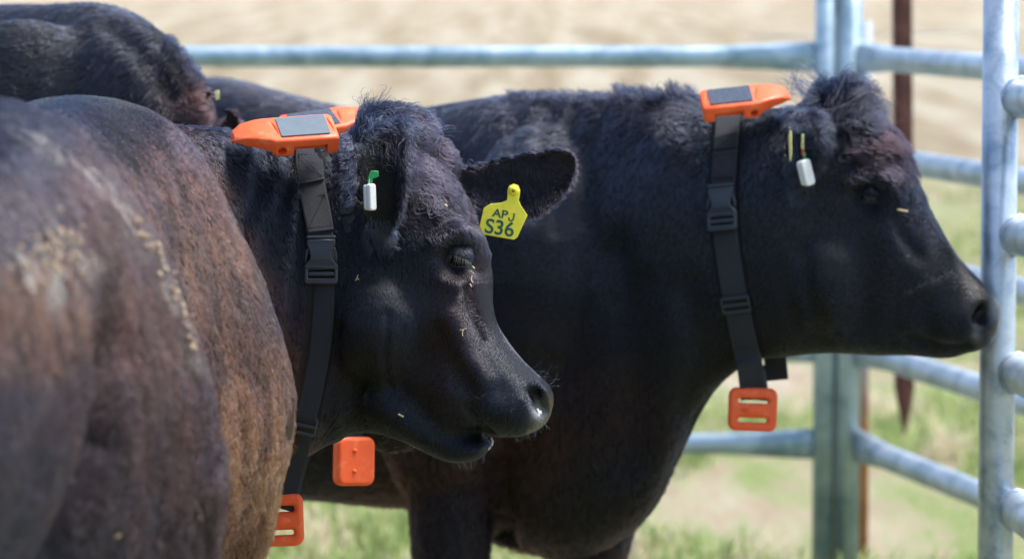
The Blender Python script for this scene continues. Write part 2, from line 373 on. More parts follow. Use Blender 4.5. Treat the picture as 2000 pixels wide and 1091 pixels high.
def leg(mb, p0, foot, r0, hind=False):
    (x0, y0, z0), (fx, fy) = p0, foot
    if hind: Z = [(0, 0, z0, r0 * 1.0, r0 * .8), (.10, 0, .78, r0 * .8, r0 * .6), (-.02, 0, .60, r0 * .52, r0 * .4), (-.10, 0, .46, .062, .045), (-.07, 0, .38, .045, .035), (-.02, 0, .2, .036, .03), (0, 0, .12, .045, .042), (.01, 0, .05, .05, .045), (.02, 0, 0, .06, .055)]
    else: Z = [(0, 0, z0, r0, r0 * .8), (0, 0, .68, r0 * .75, r0 * .6), (.01, 0, .52, .062, .055), (.02, 0, .42, .055, .05), (.0, 0, .34, .04, .036), (.0, 0, .18, .036, .032), (0, 0, .12, .045, .042), (.02, 0, .05, .05, .045), (.03, 0, 0, .06, .055)]
    z0_ = max(z0, 1e-3); pts = [(x0 + (fx - x0) * (1 - z[2] / z0_) , y0 + (fy - y0) * (1 - z[2] / z0_), z[2]) for z in Z]
    return pts, [z[3] for z in Z], [z[4] for z in Z]
def add_leg(mb, p0, foot, r0, fwd=(1, 0), hind=False):
    pts, a, b_ = leg(mb, p0, foot, r0, hind); off = ([0, .10, -.02, -.10, -.07, -.02, 0, .01, .02] if hind else [0, 0, .01, .02, 0, 0, 0, .02, .03])
    pts = [(p[0] + fwd[0] * o, p[1] + fwd[1] * o, p[2]) for p, o in zip(pts, off)]
    K = catmull(np.array([[*p, q, w] for p, q, w in zip(pts, a, b_)]), 4)
    mb.tube(K[:, :3], K[:, 4] * 0.5 + K[:, 3] * 0.5, 20, K[:, 4], up=(fwd[0], fwd[1], 0.0))

def field(ctrl, x, y, sig=110.0):
    c = np.asarray(ctrl, float); out = np.zeros((len(x), c.shape[1] - 2)); W = np.zeros(len(x))
    for r in c:
        w = np.exp(-((x - r[0]) ** 2 + (y - r[1]) ** 2) / (2 * sig * sig)) + 1e-7 / (1 + ((x - r[0]) ** 2 + (y - r[1]) ** 2) * 1e-4)
        W += w; out += w[:, None] * r[2:]
    return out / W[:, None]
def seg_dist(x, y, pts):
    best = np.full(len(x), 1e9)
    for (ax, ay), (bx, by) in zip(pts[:-1], pts[1:]):
        L2 = (bx - ax) ** 2 + (by - ay) ** 2; t = np.clip(((x - ax) * (bx - ax) + (y - ay) * (by - ay)) / L2, 0, 1)
        best = np.minimum(best, np.hypot(x - ax - t * (bx - ax), y - ay - t * (by - ay)))
    return best

class Cow: pass
def make_cow(name, label, mb, voxel, smooth_it, root_loc, sculpt, paint, group=None):
    tmp = link('tmp', mb.mesh('tmp')); r = tmp.modifiers.new('r', 'REMESH'); r.mode = 'VOXEL'; r.voxel_size = voxel; r.adaptivity = 0
    me = baked(tmp); me.name = 'body'; nv = len(me.vertices)
    v = np.empty(nv * 3); me.vertices.foreach_get('co', v); v = v.reshape(-1, 3)
    ne = len(me.edges); e = np.empty(ne * 2, np.int64); me.edges.foreach_get('vertices', e); e = e.reshape(-1, 2)
    deg = np.bincount(e.ravel(), minlength=nv).astype(float)[:, None]
    def lap(v, it, lam=0.6, mask=None):
        for k in range(it):
            s = np.zeros_like(v)
            for c in range(3): s[:, c] = np.bincount(e[:, 0], v[e[:, 1], c], nv) + np.bincount(e[:, 1], v[e[:, 0], c], nv)
            dl = s / deg - v
            v = v + (lam if k % 2 == 0 else -lam * 0.9 if it > 6 else lam) * dl * (1 if mask is None else mask[:, None])
        return v
    def plain(v, it, mask=None):
        for k in range(it):
            s = np.zeros_like(v)
            for c in range(3): s[:, c] = np.bincount(e[:, 0], v[e[:, 1], c], nv) + np.bincount(e[:, 1], v[e[:, 0], c], nv)
            v = v + 0.5 * (s / deg - v) * (1 if mask is None else mask[:, None])
        return v
    def normals(v):
        me.vertices.foreach_set('co', v.ravel()); me.update(); n = np.empty(nv * 3); me.vertex_normals.foreach_get('vector', n); return n.reshape(-1, 3)
    x, y, d = px_of(v); v = plain(v, smooth_it)
    if sculpt is not None: v = sculpt(v, normals, plain)
    n = normals(v); me.polygons.foreach_set('use_smooth', [True] * len(me.polygons))
    x, y, d = px_of(v)
    col, wet, furlen = paint(v, n, x, y, d)
    a = me.attributes.new('skin_col', 'FLOAT_COLOR', 'POINT'); a.data.foreach_set('color', np.c_[col * 0.6, np.ones(nv)].ravel())
    a = me.attributes.new('wet', 'FLOAT', 'POINT'); a.data.foreach_set('value', wet)
    o = Cow(); o.root = empty(name, root_loc); tag(o.root, label, 'cow', group)
    o.body = link('body', me, M_SKIN, o.root); o.v, o.n, o.me, o.wet = v, n, me, wet
    me.calc_loop_triangles(); t = np.empty(len(me.loop_triangles) * 3, np.int64); me.loop_triangles.foreach_get('vertices', t); o.tri = t.reshape(-1, 3)
    o.bvh = BVHTree.FromPolygons(v.tolist(), o.tri.tolist())
    return o
def ray(o, x, y, back=False):
    q = P(x, y, 5.0); dr = unit(q - CV)
    if back: h = o.bvh.ray_cast(Vector(CV + dr * 12), Vector(-dr))
    else: h = o.bvh.ray_cast(Vector(CV), Vector(dr))
    if h[0] is None: return None, None
    return np.array(h[0]), np.array(h[1])
def write_curves(name, pts, col, rad, parent, taper=(1, 0.35)):
    N, n = pts.shape[:2]; cu = bpy.data.hair_curves.new(name); cu.add_curves([n] * N)
    cu.attributes['position'].data.foreach_set('vector', pts.astype(np.float32).ravel())
    ra = cu.attributes.get('radius') or cu.attributes.new('radius', 'FLOAT', 'POINT')
    r = np.broadcast_to(np.asarray(rad, float).reshape(-1, 1), (N, 1)) * np.linspace(taper[0], taper[1], n)[None]
    ra.data.foreach_set('value', r.astype(np.float32).ravel())
    c = cu.attributes.new('hair_col', 'FLOAT_COLOR', 'CURVE'); c.data.foreach_set('color', np.c_[col, np.ones(N)].astype(np.float32).ravel())
    return link(name, cu, M_HAIR, parent)
def sample(o, N, dens, box=(-160, -110, 2160, 1220)):
    a, b, c = o.v[o.tri[:, 0]], o.v[o.tri[:, 1]], o.v[o.tri[:, 2]]; cr = np.cross(b - a, c - a); ar = np.linalg.norm(cr, axis=1) / 2; nn = unit(cr)
    m = (a + b + c) / 3; x, y, d = px_of(m); vw = unit(CV - m); f = np.clip((nn * vw).sum(1), 0, 1) + 0.35 * (np.abs((nn * vw).sum(1)) < 0.25) + 0.04
    w = ar * f * (x > box[0]) * (x < box[2]) * (y > box[1]) * (y < box[3]) * dens(x, y)
    idx = rng.choice(len(w), N, p=w / w.sum()); u = rng.random((N, 2)); u[u.sum(1) > 1] = 1 - u[u.sum(1) > 1]
    p = a[idx] + (b[idx] - a[idx]) * u[:, :1] + (c[idx] - a[idx]) * u[:, 1:]
    w0 = 1 - u.sum(1, keepdims=True); n = unit(o.n[o.tri[idx, 0]] * w0 + o.n[o.tri[idx, 1]] * u[:, :1] + o.n[o.tri[idx, 2]] * u[:, 1:])
    return p, n
def grow(p, n, dirv, L, lift, nseg, rad, curl=None, clump=0.0, clump_size=0.02, grav=0.0, sink=0.0004, cw=None):
    t = unit(dirv - (dirv * n).sum(1, keepdims=True) * n); b_ = np.cross(n, t); s = np.linspace(0, 1, nseg)
    L = L[:, None]; lift = np.asarray(lift).reshape(-1, 1) * np.ones_like(L); out = []
    c = np.zeros_like(L) if curl is None else curl[:, None]; ph = fbm(p * 14, 91, 2)[:, None] * 4
    for q in s:
        out.append(p - n * sink + L * (t * (q - 0.25 * lift * q * q) + n * lift * (q - 0.55 * q * q)) + b_ * L * c * (np.sin(q * 5.0 + ph) - np.sin(ph)) * 0.5 + np.array([0, 0, -1.0]) * grav * L * q * q)
    pts = np.stack(out, 1)
    if clump > 0 and len(p) > 50:
        K = max(8, int(len(p) / 34)); ci = rng.choice(len(p), K, replace=False); kd = KDTree(K)
        for i, j in enumerate(ci): kd.insert(Vector(p[j]), i)
        kd.balance(); near = np.array([kd.find(Vector(q))[1] for q in p]); g = ci[near]
        w = (1 if cw is None else cw[:, None, None]) * (clump * s ** 1.3)[None, :, None] * (0.4 + 0.6 * rng.random((len(p), 1, 1)))
        tgt = pts[g] + (p - p[g])[:, None, :] * 0.12
        ok = (np.linalg.norm(p - p[g], axis=1) < clump_size)[:, None, None]
        pts = np.where(ok, pts * (1 - w) + tgt * w, pts)
    return pts
def vec3(c): return c[:, 0:1] * RV - c[:, 1:2] * UV + c[:, 2:3] * FV
BLACK = np.array([0.0040, 0.0056, 0.0118]); BROWN = np.array([0.062, 0.017, 0.008]); GOLD = np.array([0.24, 0.095, 0.036]); GREY = np.array([0.024, 0.031, 0.052]); DUST = np.array([0.22, 0.15, 0.12])

# ================================================================ cow A: nearest, seen along its side, head turned to profile
YA = math.radians(16)
A = MB()
loft_contours(A, [
 (3.55, [(-330, 460), (-290, 480), (-250, 560), (-220, 660), (-200, 800), (-205, 920), (-230, 1050), (-270, 1200), (-330, 1260)]),
 (3.75, [(-220, 380), (-160, 400), (-100, 490), (-60, 610), (-35, 760), (-40, 900), (-70, 1050), (-110, 1200), (-220, 1270)]),
 (3.95, [(-150, 310), (-80, 325), (0, 410), (60, 540), (90, 680), (100, 800), (90, 920), (60, 1060), (10, 1220), (-150, 1300)]),
 (4.13, [(-92, 262), (0, 285), (90, 375), (155, 500), (196, 630), (212, 760), (206, 880), (186, 990), (140, 1110), (60, 1300), (-92, 1350)]),
 (4.32, [(-45, 215), (40, 235), (150, 320), (225, 430), (270, 550), (300, 680), (315, 780), (315, 880), (300, 980), (270, 1100), (200, 1270), (-45, 1350)]),
 (4.52, [(0, 190), (95, 232), (200, 322), (280, 425), (338, 560), (385, 680), (412, 780), (418, 870), (404, 960), (394, 1091), (345, 1250), (0, 1350)]),
 (4.70, [(35, 200), (125, 235), (200, 310), (262, 410), (300, 530), (325, 650), (335, 770), (335, 880), (325, 1000), (300, 1120), (240, 1240), (35, 1300)]),
 (4.85, [(70, 205), (140, 235), (205, 305), (262, 400), (295, 505), (318, 630), (332, 750), (335, 860), (330, 970), (315, 1070), (270, 1170), (70, 1220)]),
 (5.06, [(112, 194), (195, 214), (275, 272), (338, 357), (378, 452), (408, 572), (428, 690), (440, 790), (438, 890), (424, 980), (395, 1080), (325, 1150), (112, 1190)]),
 (5.19, [(132, 190), (222, 205), (308, 256), (382, 336), (436, 430), (476, 540), (508, 660), (528, 780), (524, 870), (505, 960), (470, 1060), (375, 1160), (132, 1195)]),
 (5.32, [(155, 188), (245, 203), (335, 248), (396, 330), (449, 420), (497, 520), (540, 630), (570, 720), (578, 790), (570, 860), (548, 930), (530, 1000), (500, 1090), (400, 1170), (155, 1200)]),
 (5.58, [(190, 196), (270, 212), (335, 250), (400, 330), (450, 450), (490, 590), (520, 730), (525, 830), (505, 930), (460, 1030), (360, 1110), (190, 1130)]),
 (5.82, [(225, 250), (280, 275), (335, 340), (380, 460), (405, 600), (410, 740), (390, 860), (330, 950), (225, 980)])])
loft_sections(A, [
 (320, 245, 330, 960, 190, 5.72, 0, 2.1, 0), (440, 254, 470, 940, 170, 5.80, -.1, 2.1, 0), (545, 268, 555, 905, 150, 5.85, -.1, 2.1, .05),
 (640, 270, 648, 866, 132, 5.86, -.05, 2.2, .15), (715, 258, 695, 846, 124, 5.86, .05, 2.3, YA), (775, 268, 748, 848, 124, 5.85, .12, 2.4, YA),
 (838, 315, 800, 866, 122, 5.84, .16, 2.5, YA), (888, 374, 838, 880, 116, 5.83, .18, 2.6, YA), (925, 440, 866, 884, 112, 5.82, .16, 2.6, YA),
 (944, 505, 886, 876, 104, 5.81, .1, 2.5, YA), (949, 560, 902, 858, 90, 5.80, .0, 2.3, YA), (962, 618, 918, 842, 80, 5.79, -.1, 2.2, YA), (988, 664, 934, 838, 76, 5.78, -.12, 2.2, YA),
 (1016, 700, 952, 846, 76, 5.77, -.1, 2.3, YA), (1044, 728, 984, 852, 76, 5.76, -.02, 2.4, YA), (1064, 748, 1024, 850, 74, 5.755, .0, 2.7, YA), (1073, 768, 1056, 834, 60, 5.75, 0, 2.7, YA)])
loft_sections(A, [(740, 690, 740, 842, 112, 5.85, 0, 2.2, YA), (800, 740, 800, 864, 102, 5.83, 0, 2.2, YA), (850, 780, 842, 886, 80, 5.815, 0, 2.2, YA), (900, 824, 884, 902, 54, 5.80, 0, 2.3, YA), (932, 846, 920, 900, 42, 5.79, 0, 2.3, YA), (956, 858, 948, 886, 30, 5.785, 0, 2.3, YA)])
def ball_px(mb, x, y, d, rx, ry, rz, rot=0.0):
    k = d / FPX; c, s = math.cos(rot), math.sin(rot)
    mb.ball(P(x, y, d), [(c * RV - s * UV) * rx * k, (s * RV + c * UV) * ry * k, FV * rz * k])
ball_px(A, 760, 262, 5.86, 66, 44, 70); ball_px(A, 838, 325, 5.93, 56, 62, 50)
ball_px(A, 742, 640, 5.80, 95, 130, 110)                                         # jaw muscle
# ears
ear_bowl(A, [(748, 240, 5.655, 18, 0), (741, 260, 5.62, 48, 0), (737, 300, 5.60, 59, 0), (735, 350, 5.595, 60, 0), (737, 400, 5.60, 51, 0), (742, 440, 5.62, 33, 0), (746, 468, 5.66, 10, 0)], -FV * 0.9 - RV * 0.25, 0.048, t=.009)
ball_px(A, 768, 340, 5.735, 40, 70, 52)
ear_bowl(A, [(885, 366, 5.93, 0, -30), (935, 364, 5.935, 0, -46), (985, 368, 5.94, 4, -64), (1035, 364, 5.945, 6, -70), (1078, 352, 5.95, 8, -62), (1106, 342, 5.955, 8, -48), (1122, 336, 5.96, 4, -24), (1127, 334, 5.96, 2, -10)], -FV * 0.9 - UV * 0.25, 0.024, t=0.012)
# legs down to the ground
def wpos(x, y, d):
    p = P(x, y, d); return p
add_leg(A, wpos(180, 900, 4.5), wpos(230, 1400, 4.5)[:2], .17, (0, 1), True); add_leg(A, wpos(-260, 900, 4.55), wpos(-270, 1400, 4.7)[:2], .20, (0, 1), True)
add_leg(A, wpos(400, 950, 5.62), wpos(400, 1400, 5.6)[:2], .11, (0, 1)); add_leg(A, wpos(60, 950, 5.65), wpos(60, 1400, 5.75)[:2], .11, (0, 1))
def brush(v, nrm, x, y, cx, cy, ra, rb, rot, amp, near=None):
    c, s = math.cos(rot), math.sin(rot); dx, dy = x - cx, y - cy; a = dx * c + dy * s; b_ = -dx * s + dy * c
    return v + nrm * (amp * np.exp(-(a / ra) ** 2 - (b_ / rb) ** 2))[:, None]
def sculpt_a(v, normals, plain):
    x, y, d = px_of(v); n = normals(v); w = (x > 600) & (d > 5.6)
    facing = np.clip(-(n @ FV), 0, 1) ; w = w * (facing > 0.12) * 1.0
    def B_(cx, cy, ra, rb, rot, amp):
        nonlocal v; v = v + n * (w * amp * 1.5 * np.exp(-(((x - cx) * math.cos(rot) + (y - cy) * math.sin(rot)) / ra) ** 2 - ((-(x - cx) * math.sin(rot) + (y - cy) * math.cos(rot)) / rb) ** 2))[:, None]
    def Ln(pts, sg, amp):
        nonlocal v; v = v + n * (w * amp * 1.5 * np.exp(-(seg_dist(x, y, pts) / sg) ** 2))[:, None]
    B_(896, 505, 46, 34, 0.5, -0.016); Ln([(850, 470), (885, 448), (925, 470), (940, 500)], 17, 0.010); Ln([(868, 545), (900, 553), (925, 540)], 12, 0.004)
    B_(835, 560, 55, 45, 0, -0.006); B_(850, 440, 40, 30, 0, -0.004)
    Ln([(915, 560), (925, 610), (945, 660)], 11, -0.006); Ln([(880, 620), (910, 690), (950, 740)], 20, 0.006)
    Ln([(914, 800), (934, 830), (958, 850)], 8, -0.010); B_(862, 770, 34, 34, 0, 0.004); B_(905, 745, 14, 45, -.5, -.004)
    B_(1000, 800, 45, 32, 0.3, 0.006); B_(975, 760, 20, 60, -.6, -.003)
    Ln([(760, 610), (752, 680), (765, 750)], 8, -0.0035); Ln([(790, 640), (778, 700), (790, 770)], 7, -0.0025); B_(700, 760, 40, 60, 0.4, -0.008)
    B_(820, 700, 60, 50, 0, -0.004)
    n2 = normals(v)
    # nostril
    cx, cy = 1049, 782; r = np.exp(-(((x - cx) * .35 + (y - cy) * .94) / 29) ** 4 - (((x - cx) * .94 - (y - cy) * .35) / 13) ** 4) * w
    v = v + FV * (r * 0.03)[:, None] - RV * (r * 0.006)[:, None]
    rim = np.exp(-((np.hypot(((x - cx) * .35 + (y - cy) * .94) / 32, ((x - cx) * .94 - (y - cy) * .35) / 18) - 1) / .28) ** 2) * w
    v = v + n2 * (rim * 0.0035)[:, None]
    wt = (d < 4.6) * 1.0; v = v - n * (wt * .034 * smooth(500, 720, y) * np.exp(-(seg_dist(x, y, [(205, 560), (216, 700), (205, 860), (160, 990), (100, 1110)]) / 26) ** 2))[:, None]
    # shaggy lumps of the winter coat on flank and thigh; folds on the neck
    bod = smooth(5.75, 5.55, d) * smooth(300, 420, y + 0 * x)
    v = v + n * (bod * (0.005 * fbm(v * 9, 5, 2) + 0.0012 * fbm(v * 40, 8, 2)))[:, None]
    nk = smooth(5.6, 5.7, d) * smooth(420, 470, x) * smooth(690, 640, x)
    v = v + n * (nk * 0.0045 * np.sin((x + 0.12 * y + 14 * vnoise(np.c_[x * .02, y * .006, x * 0], 3)) / 8.0) * smooth(900, 800, y))[:, None]
    Ln([(600, 760), (640, 700), (655, 640)], 14, -.006)
    return plain(v, 2)
def mudmask(v, x, y, d):
    m = np.exp(-((x - 90) / 62) ** 2 - ((y - 508) / 55) ** 2) * (d < 4.7); rid = np.exp(-(seg_dist(x, y, [(0, 235), (60, 262), (180, 335), (250, 430), (310, 530), (345, 610), (375, 700)]) / 16) ** 2) * (d < 4.75)
    return m, rid
BC_A = [  # x y brown gold grey
 (40, 300, .12, 0, .55), (100, 400, .3, 0, .35), (40, 620, .75, .18, .1), (120, 560, .7, .1, .15), (60, 760, .35, .05, .25), (60, 900, .25, 0, .3), (40, 1050, .2, 0, .15), (160, 700, .55, .05, .1), (150, 900, .35, .0, .15),
 (210, 400, .55, .03, .25), (280, 500, .6, .05, .1), (250, 650, .7, .05, 0), (300, 800, .65, .03, 0), (250, 900, .4, 0, 0), (340, 700, .7, .1, 0), (380, 850, .7, .05, .05), (330, 1000, .35, 0, .05), (380, 1000, .55, 0, .05), (200, 1050, .2, 0, 0),
 (120, 215, .12, 0, .7), (220, 240, .3, 0, .35), (320, 260, .32, 0, .3), (300, 320, .6, .02, .2), (370, 380, .7, .05, .1), (420, 500, .75, .15, .05), (470, 560, .7, .1, .05), (440, 650, .8, .12, 0), (500, 700, .7, .25, 0), (530, 620, .35, .05, .1), (480, 820, .9, .45, 0), (540, 760, .7, .35, .05), (550, 860, .8, .6, 0), (460, 920, .8, .35, 0), (520, 950, .85, .5, 0), (470, 1020, .55, .12, 0), (500, 1060, .6, .1, 0),
 (390, 250, .08, 0, .2), (470, 300, .0, 0, .25), (520, 400, .0, 0, .25), (560, 500, .0, 0, .2), (550, 600, .05, .0, .1), (600, 350, 0, 0, .1), (640, 500, 0, 0, 0), (600, 750, .08, 0, 0), (610, 835, .05, 0, 0), (640, 850, 0, 0, 0), (590, 880, 0, 0, 0), (700, 300, 0, 0, .2), (740, 230, 0, 0, .5),
 (800, 350, .06, 0, .25), (850, 400, .12, 0, .2), (900, 440, .08, 0, .2), (860, 330, .14, 0, .15), (800, 500, 0, 0, 0), (700, 600, .02, 0, 0), (780, 600, 0, 0, .1), (880, 640, .25, 0, 0), (890, 580, .15, 0, 0), (900, 700, .25, 0, 0), (850, 700, .1, 0, 0), (950, 650, .05, 0, .5), (1000, 730, 0, 0, .7), (960, 780, 0, 0, .35), (900, 860, 0, 0, 0), (740, 800, 0, 0, 0), (1000, 380, 0, 0, 0), (1080, 400, .1, 0, 0)]
BC_HIP = [(0, 230, 0.124, 0.0, 0.315), (80, 300, 0.124, 0.0, 0.405), (30, 420, 0.248, 0.0, 0.36), (110, 420, 0.29, 0.0, 0.315), (20, 600, 0.662, 0.21, 0.045), (120, 590, 0.662, 0.18, 0.045), (60, 680, 0.58, 0.072, 0.09), (40, 780, 0.248, 0.0, 0.225), (120, 800, 0.29, 0.012, 0.203), (80, 920, 0.166, 0.0, 0.225), (60, 1050, 0.099, 0.0, 0.158), (150, 980, 0.248, 0.0, 0.09), (160, 320, 0.373, 0.018, 0.18), (180, 420, 0.497, 0.018, 0.135), (180, 560, 0.497, 0.03, 0.068), (220, 480, 0.538, 0.024, 0.045), (240, 620, 0.497, 0.012, 0.0), (230, 760, 0.331, 0.0, 0.0), (220, 900, 0.248, 0.0, 0.0), (300, 600, 0.621, 0.036, 0.0), (290, 720, 0.538, 0.018, 0.0), (300, 860, 0.373, 0.0, 0.0), (280, 1000, 0.207, 0.0, 0.0), (350, 700, 0.58, 0.03, 0.0), (365, 820, 0.497, 0.018, 0.0), (360, 930, 0.373, 0.012, 0.0), (340, 1050, 0.248, 0.0, 0.0), (395, 780, 0.29, 0.0, 0.0), (398, 880, 0.248, 0.0, 0.0), (180, 1050, 0.099, 0.0, 0.0), (300, 480, 0.414, 0.0, 0.045), (380, 700, 0.331, 0.0, 0.0)]
def col_a(v, x, y, d, sig, seed):
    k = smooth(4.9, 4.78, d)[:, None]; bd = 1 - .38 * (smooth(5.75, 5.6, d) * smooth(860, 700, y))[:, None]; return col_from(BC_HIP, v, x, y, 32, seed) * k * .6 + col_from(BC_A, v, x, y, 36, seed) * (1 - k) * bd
def col_from(ctrl, v, x, y, sig, seed=0, black=BLACK):
    f = field(ctrl, x, y, sig); q = np.stack([v[:, 0], v[:, 1], v[:, 2] * 0.35], 1)
    nz = fbm(q * 17, seed + 3, 2); nf = vnoise(v * np.array([120, 120, 26.]), seed + 9)
    br = np.clip(f[:, 0] * (1 + 0.4 * nz + .45 * nf) + 0.05 * nf * f[:, 0], 0, 1)[:, None]; go = np.clip(f[:, 1] * (1.1 + 1.3 * fbm(q * 17, seed + 31, 3) + .55 * nf), 0, 1)[:, None]; gr = np.clip(f[:, 2] * (1 + 0.5 * nz), 0, 1)[:, None] * 0.5
    c = black * (1 - br) + BROWN * br; c = c * (1 - gr) + GREY * gr; c = c * (1 - go) + GOLD * go
    dk = (0.34 + 0.66 * smooth(-.32, .22, fbm(q * np.array([38, 38, 30.]), seed + 61, 3)))[:, None]; return c * (1 - (1 - dk) * np.clip(br * 1.5 + gr, 0, 1))
def wet_a(x, y, d):
    w = smooth(1036, 1048, x + 0.25 * (y - 780)) * (d > 5.55); l = smooth(10, 4, seg_dist(x, y, [(900, 790), (935, 836), (962, 858), (955, 885)])) * (d > 5.6)
    eye = np.exp(-((np.hypot((x - 893) / 27, (y - 510) / 14)) ** 4)) * (d > 5.6)
    return np.clip(w + l * .7 + eye, 0, 1)
def paint_a(v, n, x, y, d):
    wet = wet_a(x, y, d); c = col_a(v, x, y, d, 42, 0) * 0.55
    nose = np.array([0.022, 0.021, 0.024]) ; c = c * (1 - wet[:, None]) + nose * wet[:, None]
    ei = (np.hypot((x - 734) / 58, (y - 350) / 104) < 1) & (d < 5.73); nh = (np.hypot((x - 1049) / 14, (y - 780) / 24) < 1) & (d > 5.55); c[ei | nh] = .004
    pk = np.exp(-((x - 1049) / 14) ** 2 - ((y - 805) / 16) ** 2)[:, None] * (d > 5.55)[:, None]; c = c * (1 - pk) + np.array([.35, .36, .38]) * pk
    m, rid = mudmask(v, x, y, d); mm = np.clip((m * 1.3 + .1 * rid) * smooth(-.1, .4, fbm(v * 60, 44, 3)), 0, 1)[:, None]; c = c * (1 - mm) + np.array([.25, .18, .13]) * mm
    return c, wet, None
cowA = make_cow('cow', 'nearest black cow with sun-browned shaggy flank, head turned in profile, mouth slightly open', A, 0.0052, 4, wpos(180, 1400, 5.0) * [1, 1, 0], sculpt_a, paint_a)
STRAP_A = [(600, 282), (612, 360), (622, 440), (633, 510), (628, 600), (618, 700), (598, 790), (588, 835)]
DIR_A = [(0, 300, .3, 1, -.5), (100, 500, .25, 1, -.4), (60, 800, .1, 1, -.2), (150, 250, .6, .8, -.6), (250, 400, .35, 1, -.4), (300, 700, .15, 1, -.3), (300, 1000, -.05, 1, -.2), (380, 850, -.1, 1, -.2),
 (250, 230, -.4, .5, -1), (380, 320, .3, .8, -.8), (450, 500, .25, 1, -.5), (500, 700, .15, 1, -.3), (540, 850, -.25, 1, -.2), (480, 1000, -.15, 1, -.2),
 (400, 260, .5, .8, -.3), (450, 350, .4, 1, 0), (520, 350, .35, 1, 0), (550, 500, .1, 1, 0), (560, 700, .0, 1, 0), (640, 400, .25, 1, 0), (660, 300, -.3, 1, 0), (680, 560, -.1, 1, 0), (650, 750, -.4, 1, 0),
 (740, 600, -.1, 1, 0), (800, 480, .2, 1, 0), (790, 700, -.3, 1, 0), (720, 800, -.9, .5, 0), (850, 620, -.35, 1, 0), (840, 780, -.6, .6, 0), (800, 380, .5, 1, 0), (850, 350, .9, .9, 0), (900, 410, .7, 1, 0), (850, 430, .6, .5, 0), (925, 480, .1, 1, 0),
 (780, 260, 1, .3, 0), (830, 290, 1, .6, 0), (720, 240, .6, -.5, 0), (940, 600, -.3, -1, 0), (990, 690, -.35, .8, 0), (960, 740, -.5, .8, 0), (1010, 800, -.5, .5, 0), (880, 870, -.3, 1, 0), (930, 880, .3, 1, 0), (900, 680, -.2, 1, 0),
 (960, 340, 1, -.2, 0), (1050, 320, 1, -.1, 0), (1080, 400, .7, .7, 0), (1000, 410, .3, 1, 0), (740, 350, .1, 1, 0), (740, 450, .2, 1, 0)]
LEN_A = [  # x y length_mm lift curl
 (50, 300, 14, .35, .15), (80, 560, 20, .5, .4), (60, 900, 18, .35, .15), (250, 450, 18, .5, .4), (300, 700, 22, .6, .7), (300, 1000, 24, .7, .9), (380, 850, 22, .65, .8), (150, 220, 14, .35, .15), (330, 300, 14, .4, .2), (440, 500, 14, .45, .3), (500, 700, 20, .55, .5), (540, 850, 26, .6, .6), (470, 980, 30, .75, 1.1),
 (430, 290, 20, .6, .7), (470, 360, 26, .45, .3), (540, 420, 24, .35, .2), (560, 600, 16, .3, .15), (640, 450, 10, .25, .1), (660, 330, 18, .4, .3), (680, 600, 8, .2, .08), (620, 780, 12, .3, .2), (780, 560, 9, .22, .1), (800, 700, 7, .22, .05), (870, 620, 7, .25, .1), (950, 640, 8, .3, .1), (1000, 740, 6, .25, .08), (920, 880, 8, .35, .1), (800, 330, 26, .5, .7), (860, 360, 20, .4, .5), (910, 440, 12, .4, .3), (760, 250, 32, .7, .8), (740, 300, 9, .5, .4), (740, 400, 9, .5, .3), (790, 330, 16, .4, .4), (690, 340, 13, .9, .4), (745, 455, 18, .5, .4), (850, 480, 11, .3, .1), (960, 330, 12, .35, .1), (1060, 380, 13, .5, .2), (740, 800, 8, .25, .1)]
def coat(o, N, dirs, lens, colctrl, csig, seed, strap=None, nofur=None, rad=0.00030, clump=.55, name='coat', nseg=4, dirjit=.22, black=BLACK, extra=None):
    N = int(N * FUR)
    if N < 10: return
    p, n = sample(o, N, lambda x, y: 14.0 / np.maximum(field(lens, x, y, 60)[:, 0], 8) if True else 1)
    x, y, d = px_of(p); f = field(lens, x, y, 60); L = f[:, 0] * 0.001 * (0.65 + 0.7 * rng.random(N))
    D = vec3(field(dirs, x, y, 55)); js = smooth(7, 15, f[:, 0])[:, None] * .6 + .4; D = unit(D) + dirjit * js * np.stack([fbm(p * 22, seed + k, 2) for k in (1, 2, 3)], 1) + dirjit * .5 * js * rng.normal(size=(N, 3))
    keep = np.ones(N, bool)
    if o.v is not None and name == 'coat' and o is globals().get('cowA'): keep &= ~((np.hypot((x - 737) / 46, (y - 356) / 92) < 1) & (d < 5.75) & ((n @ FV) < .25) & (rng.random(N) < .97))
    if strap is not None: keep &= ~((seg_dist(x, y, strap) < 31) & ((n @ FV) < 0.1))
    if nofur is not None: keep &= rng.random(N) > nofur(x, y, d)
    L = L * (0.8 + 0.35 * fbm(p * 30, seed + 5, 2)); c = (col_a(p, x, y, d, csig, seed) if colctrl is BC_A else col_from(colctrl, p, x, y, csig, seed, black)) * (0.75 + 0.5 * rng.random((N, 1)))
    if extra is not None: c = extra(c, p, x, y, d)
    p, n, L, D, c, f = p[keep], n[keep], L[keep], D[keep], c[keep], f[keep]
    pts = grow(p, n, D, L, f[:, 1] * (.6 + .8 * rng.random(len(p))), nseg, rad, curl=f[:, 2] * rng.normal(size=len(p)) * .8, clump=clump, clump_size=.02, cw=(smooth(8, 16, f[:, 0]) * .85 + .15) * (np.where(px_of(p)[2] < 5.5, .45, 1) if clump == .5 else 1))
    write_curves(name, pts, c, rad * (.8 + .5 * rng.random(len(p))), o.root)
def mud_col(c, p, x, y, d):
    m, rid = mudmask(p, x, y, d); nz = fbm(np.stack([p[:, 0], p[:, 1], p[:, 2] * .6], 1) * 75, 45, 2)
    k = np.clip(m * .8 * smooth(0, .35, nz) + rid * .2 * smooth(-.1, .5, nz), 0, 1)[:, None]
    c = c * (1 - k) + np.array([.42, .33, .24]) * k; fl = (rng.random(len(x)) < .012)[:, None] * (d < 5.7)[:, None]
    return c * (1 - fl) + DUST * fl
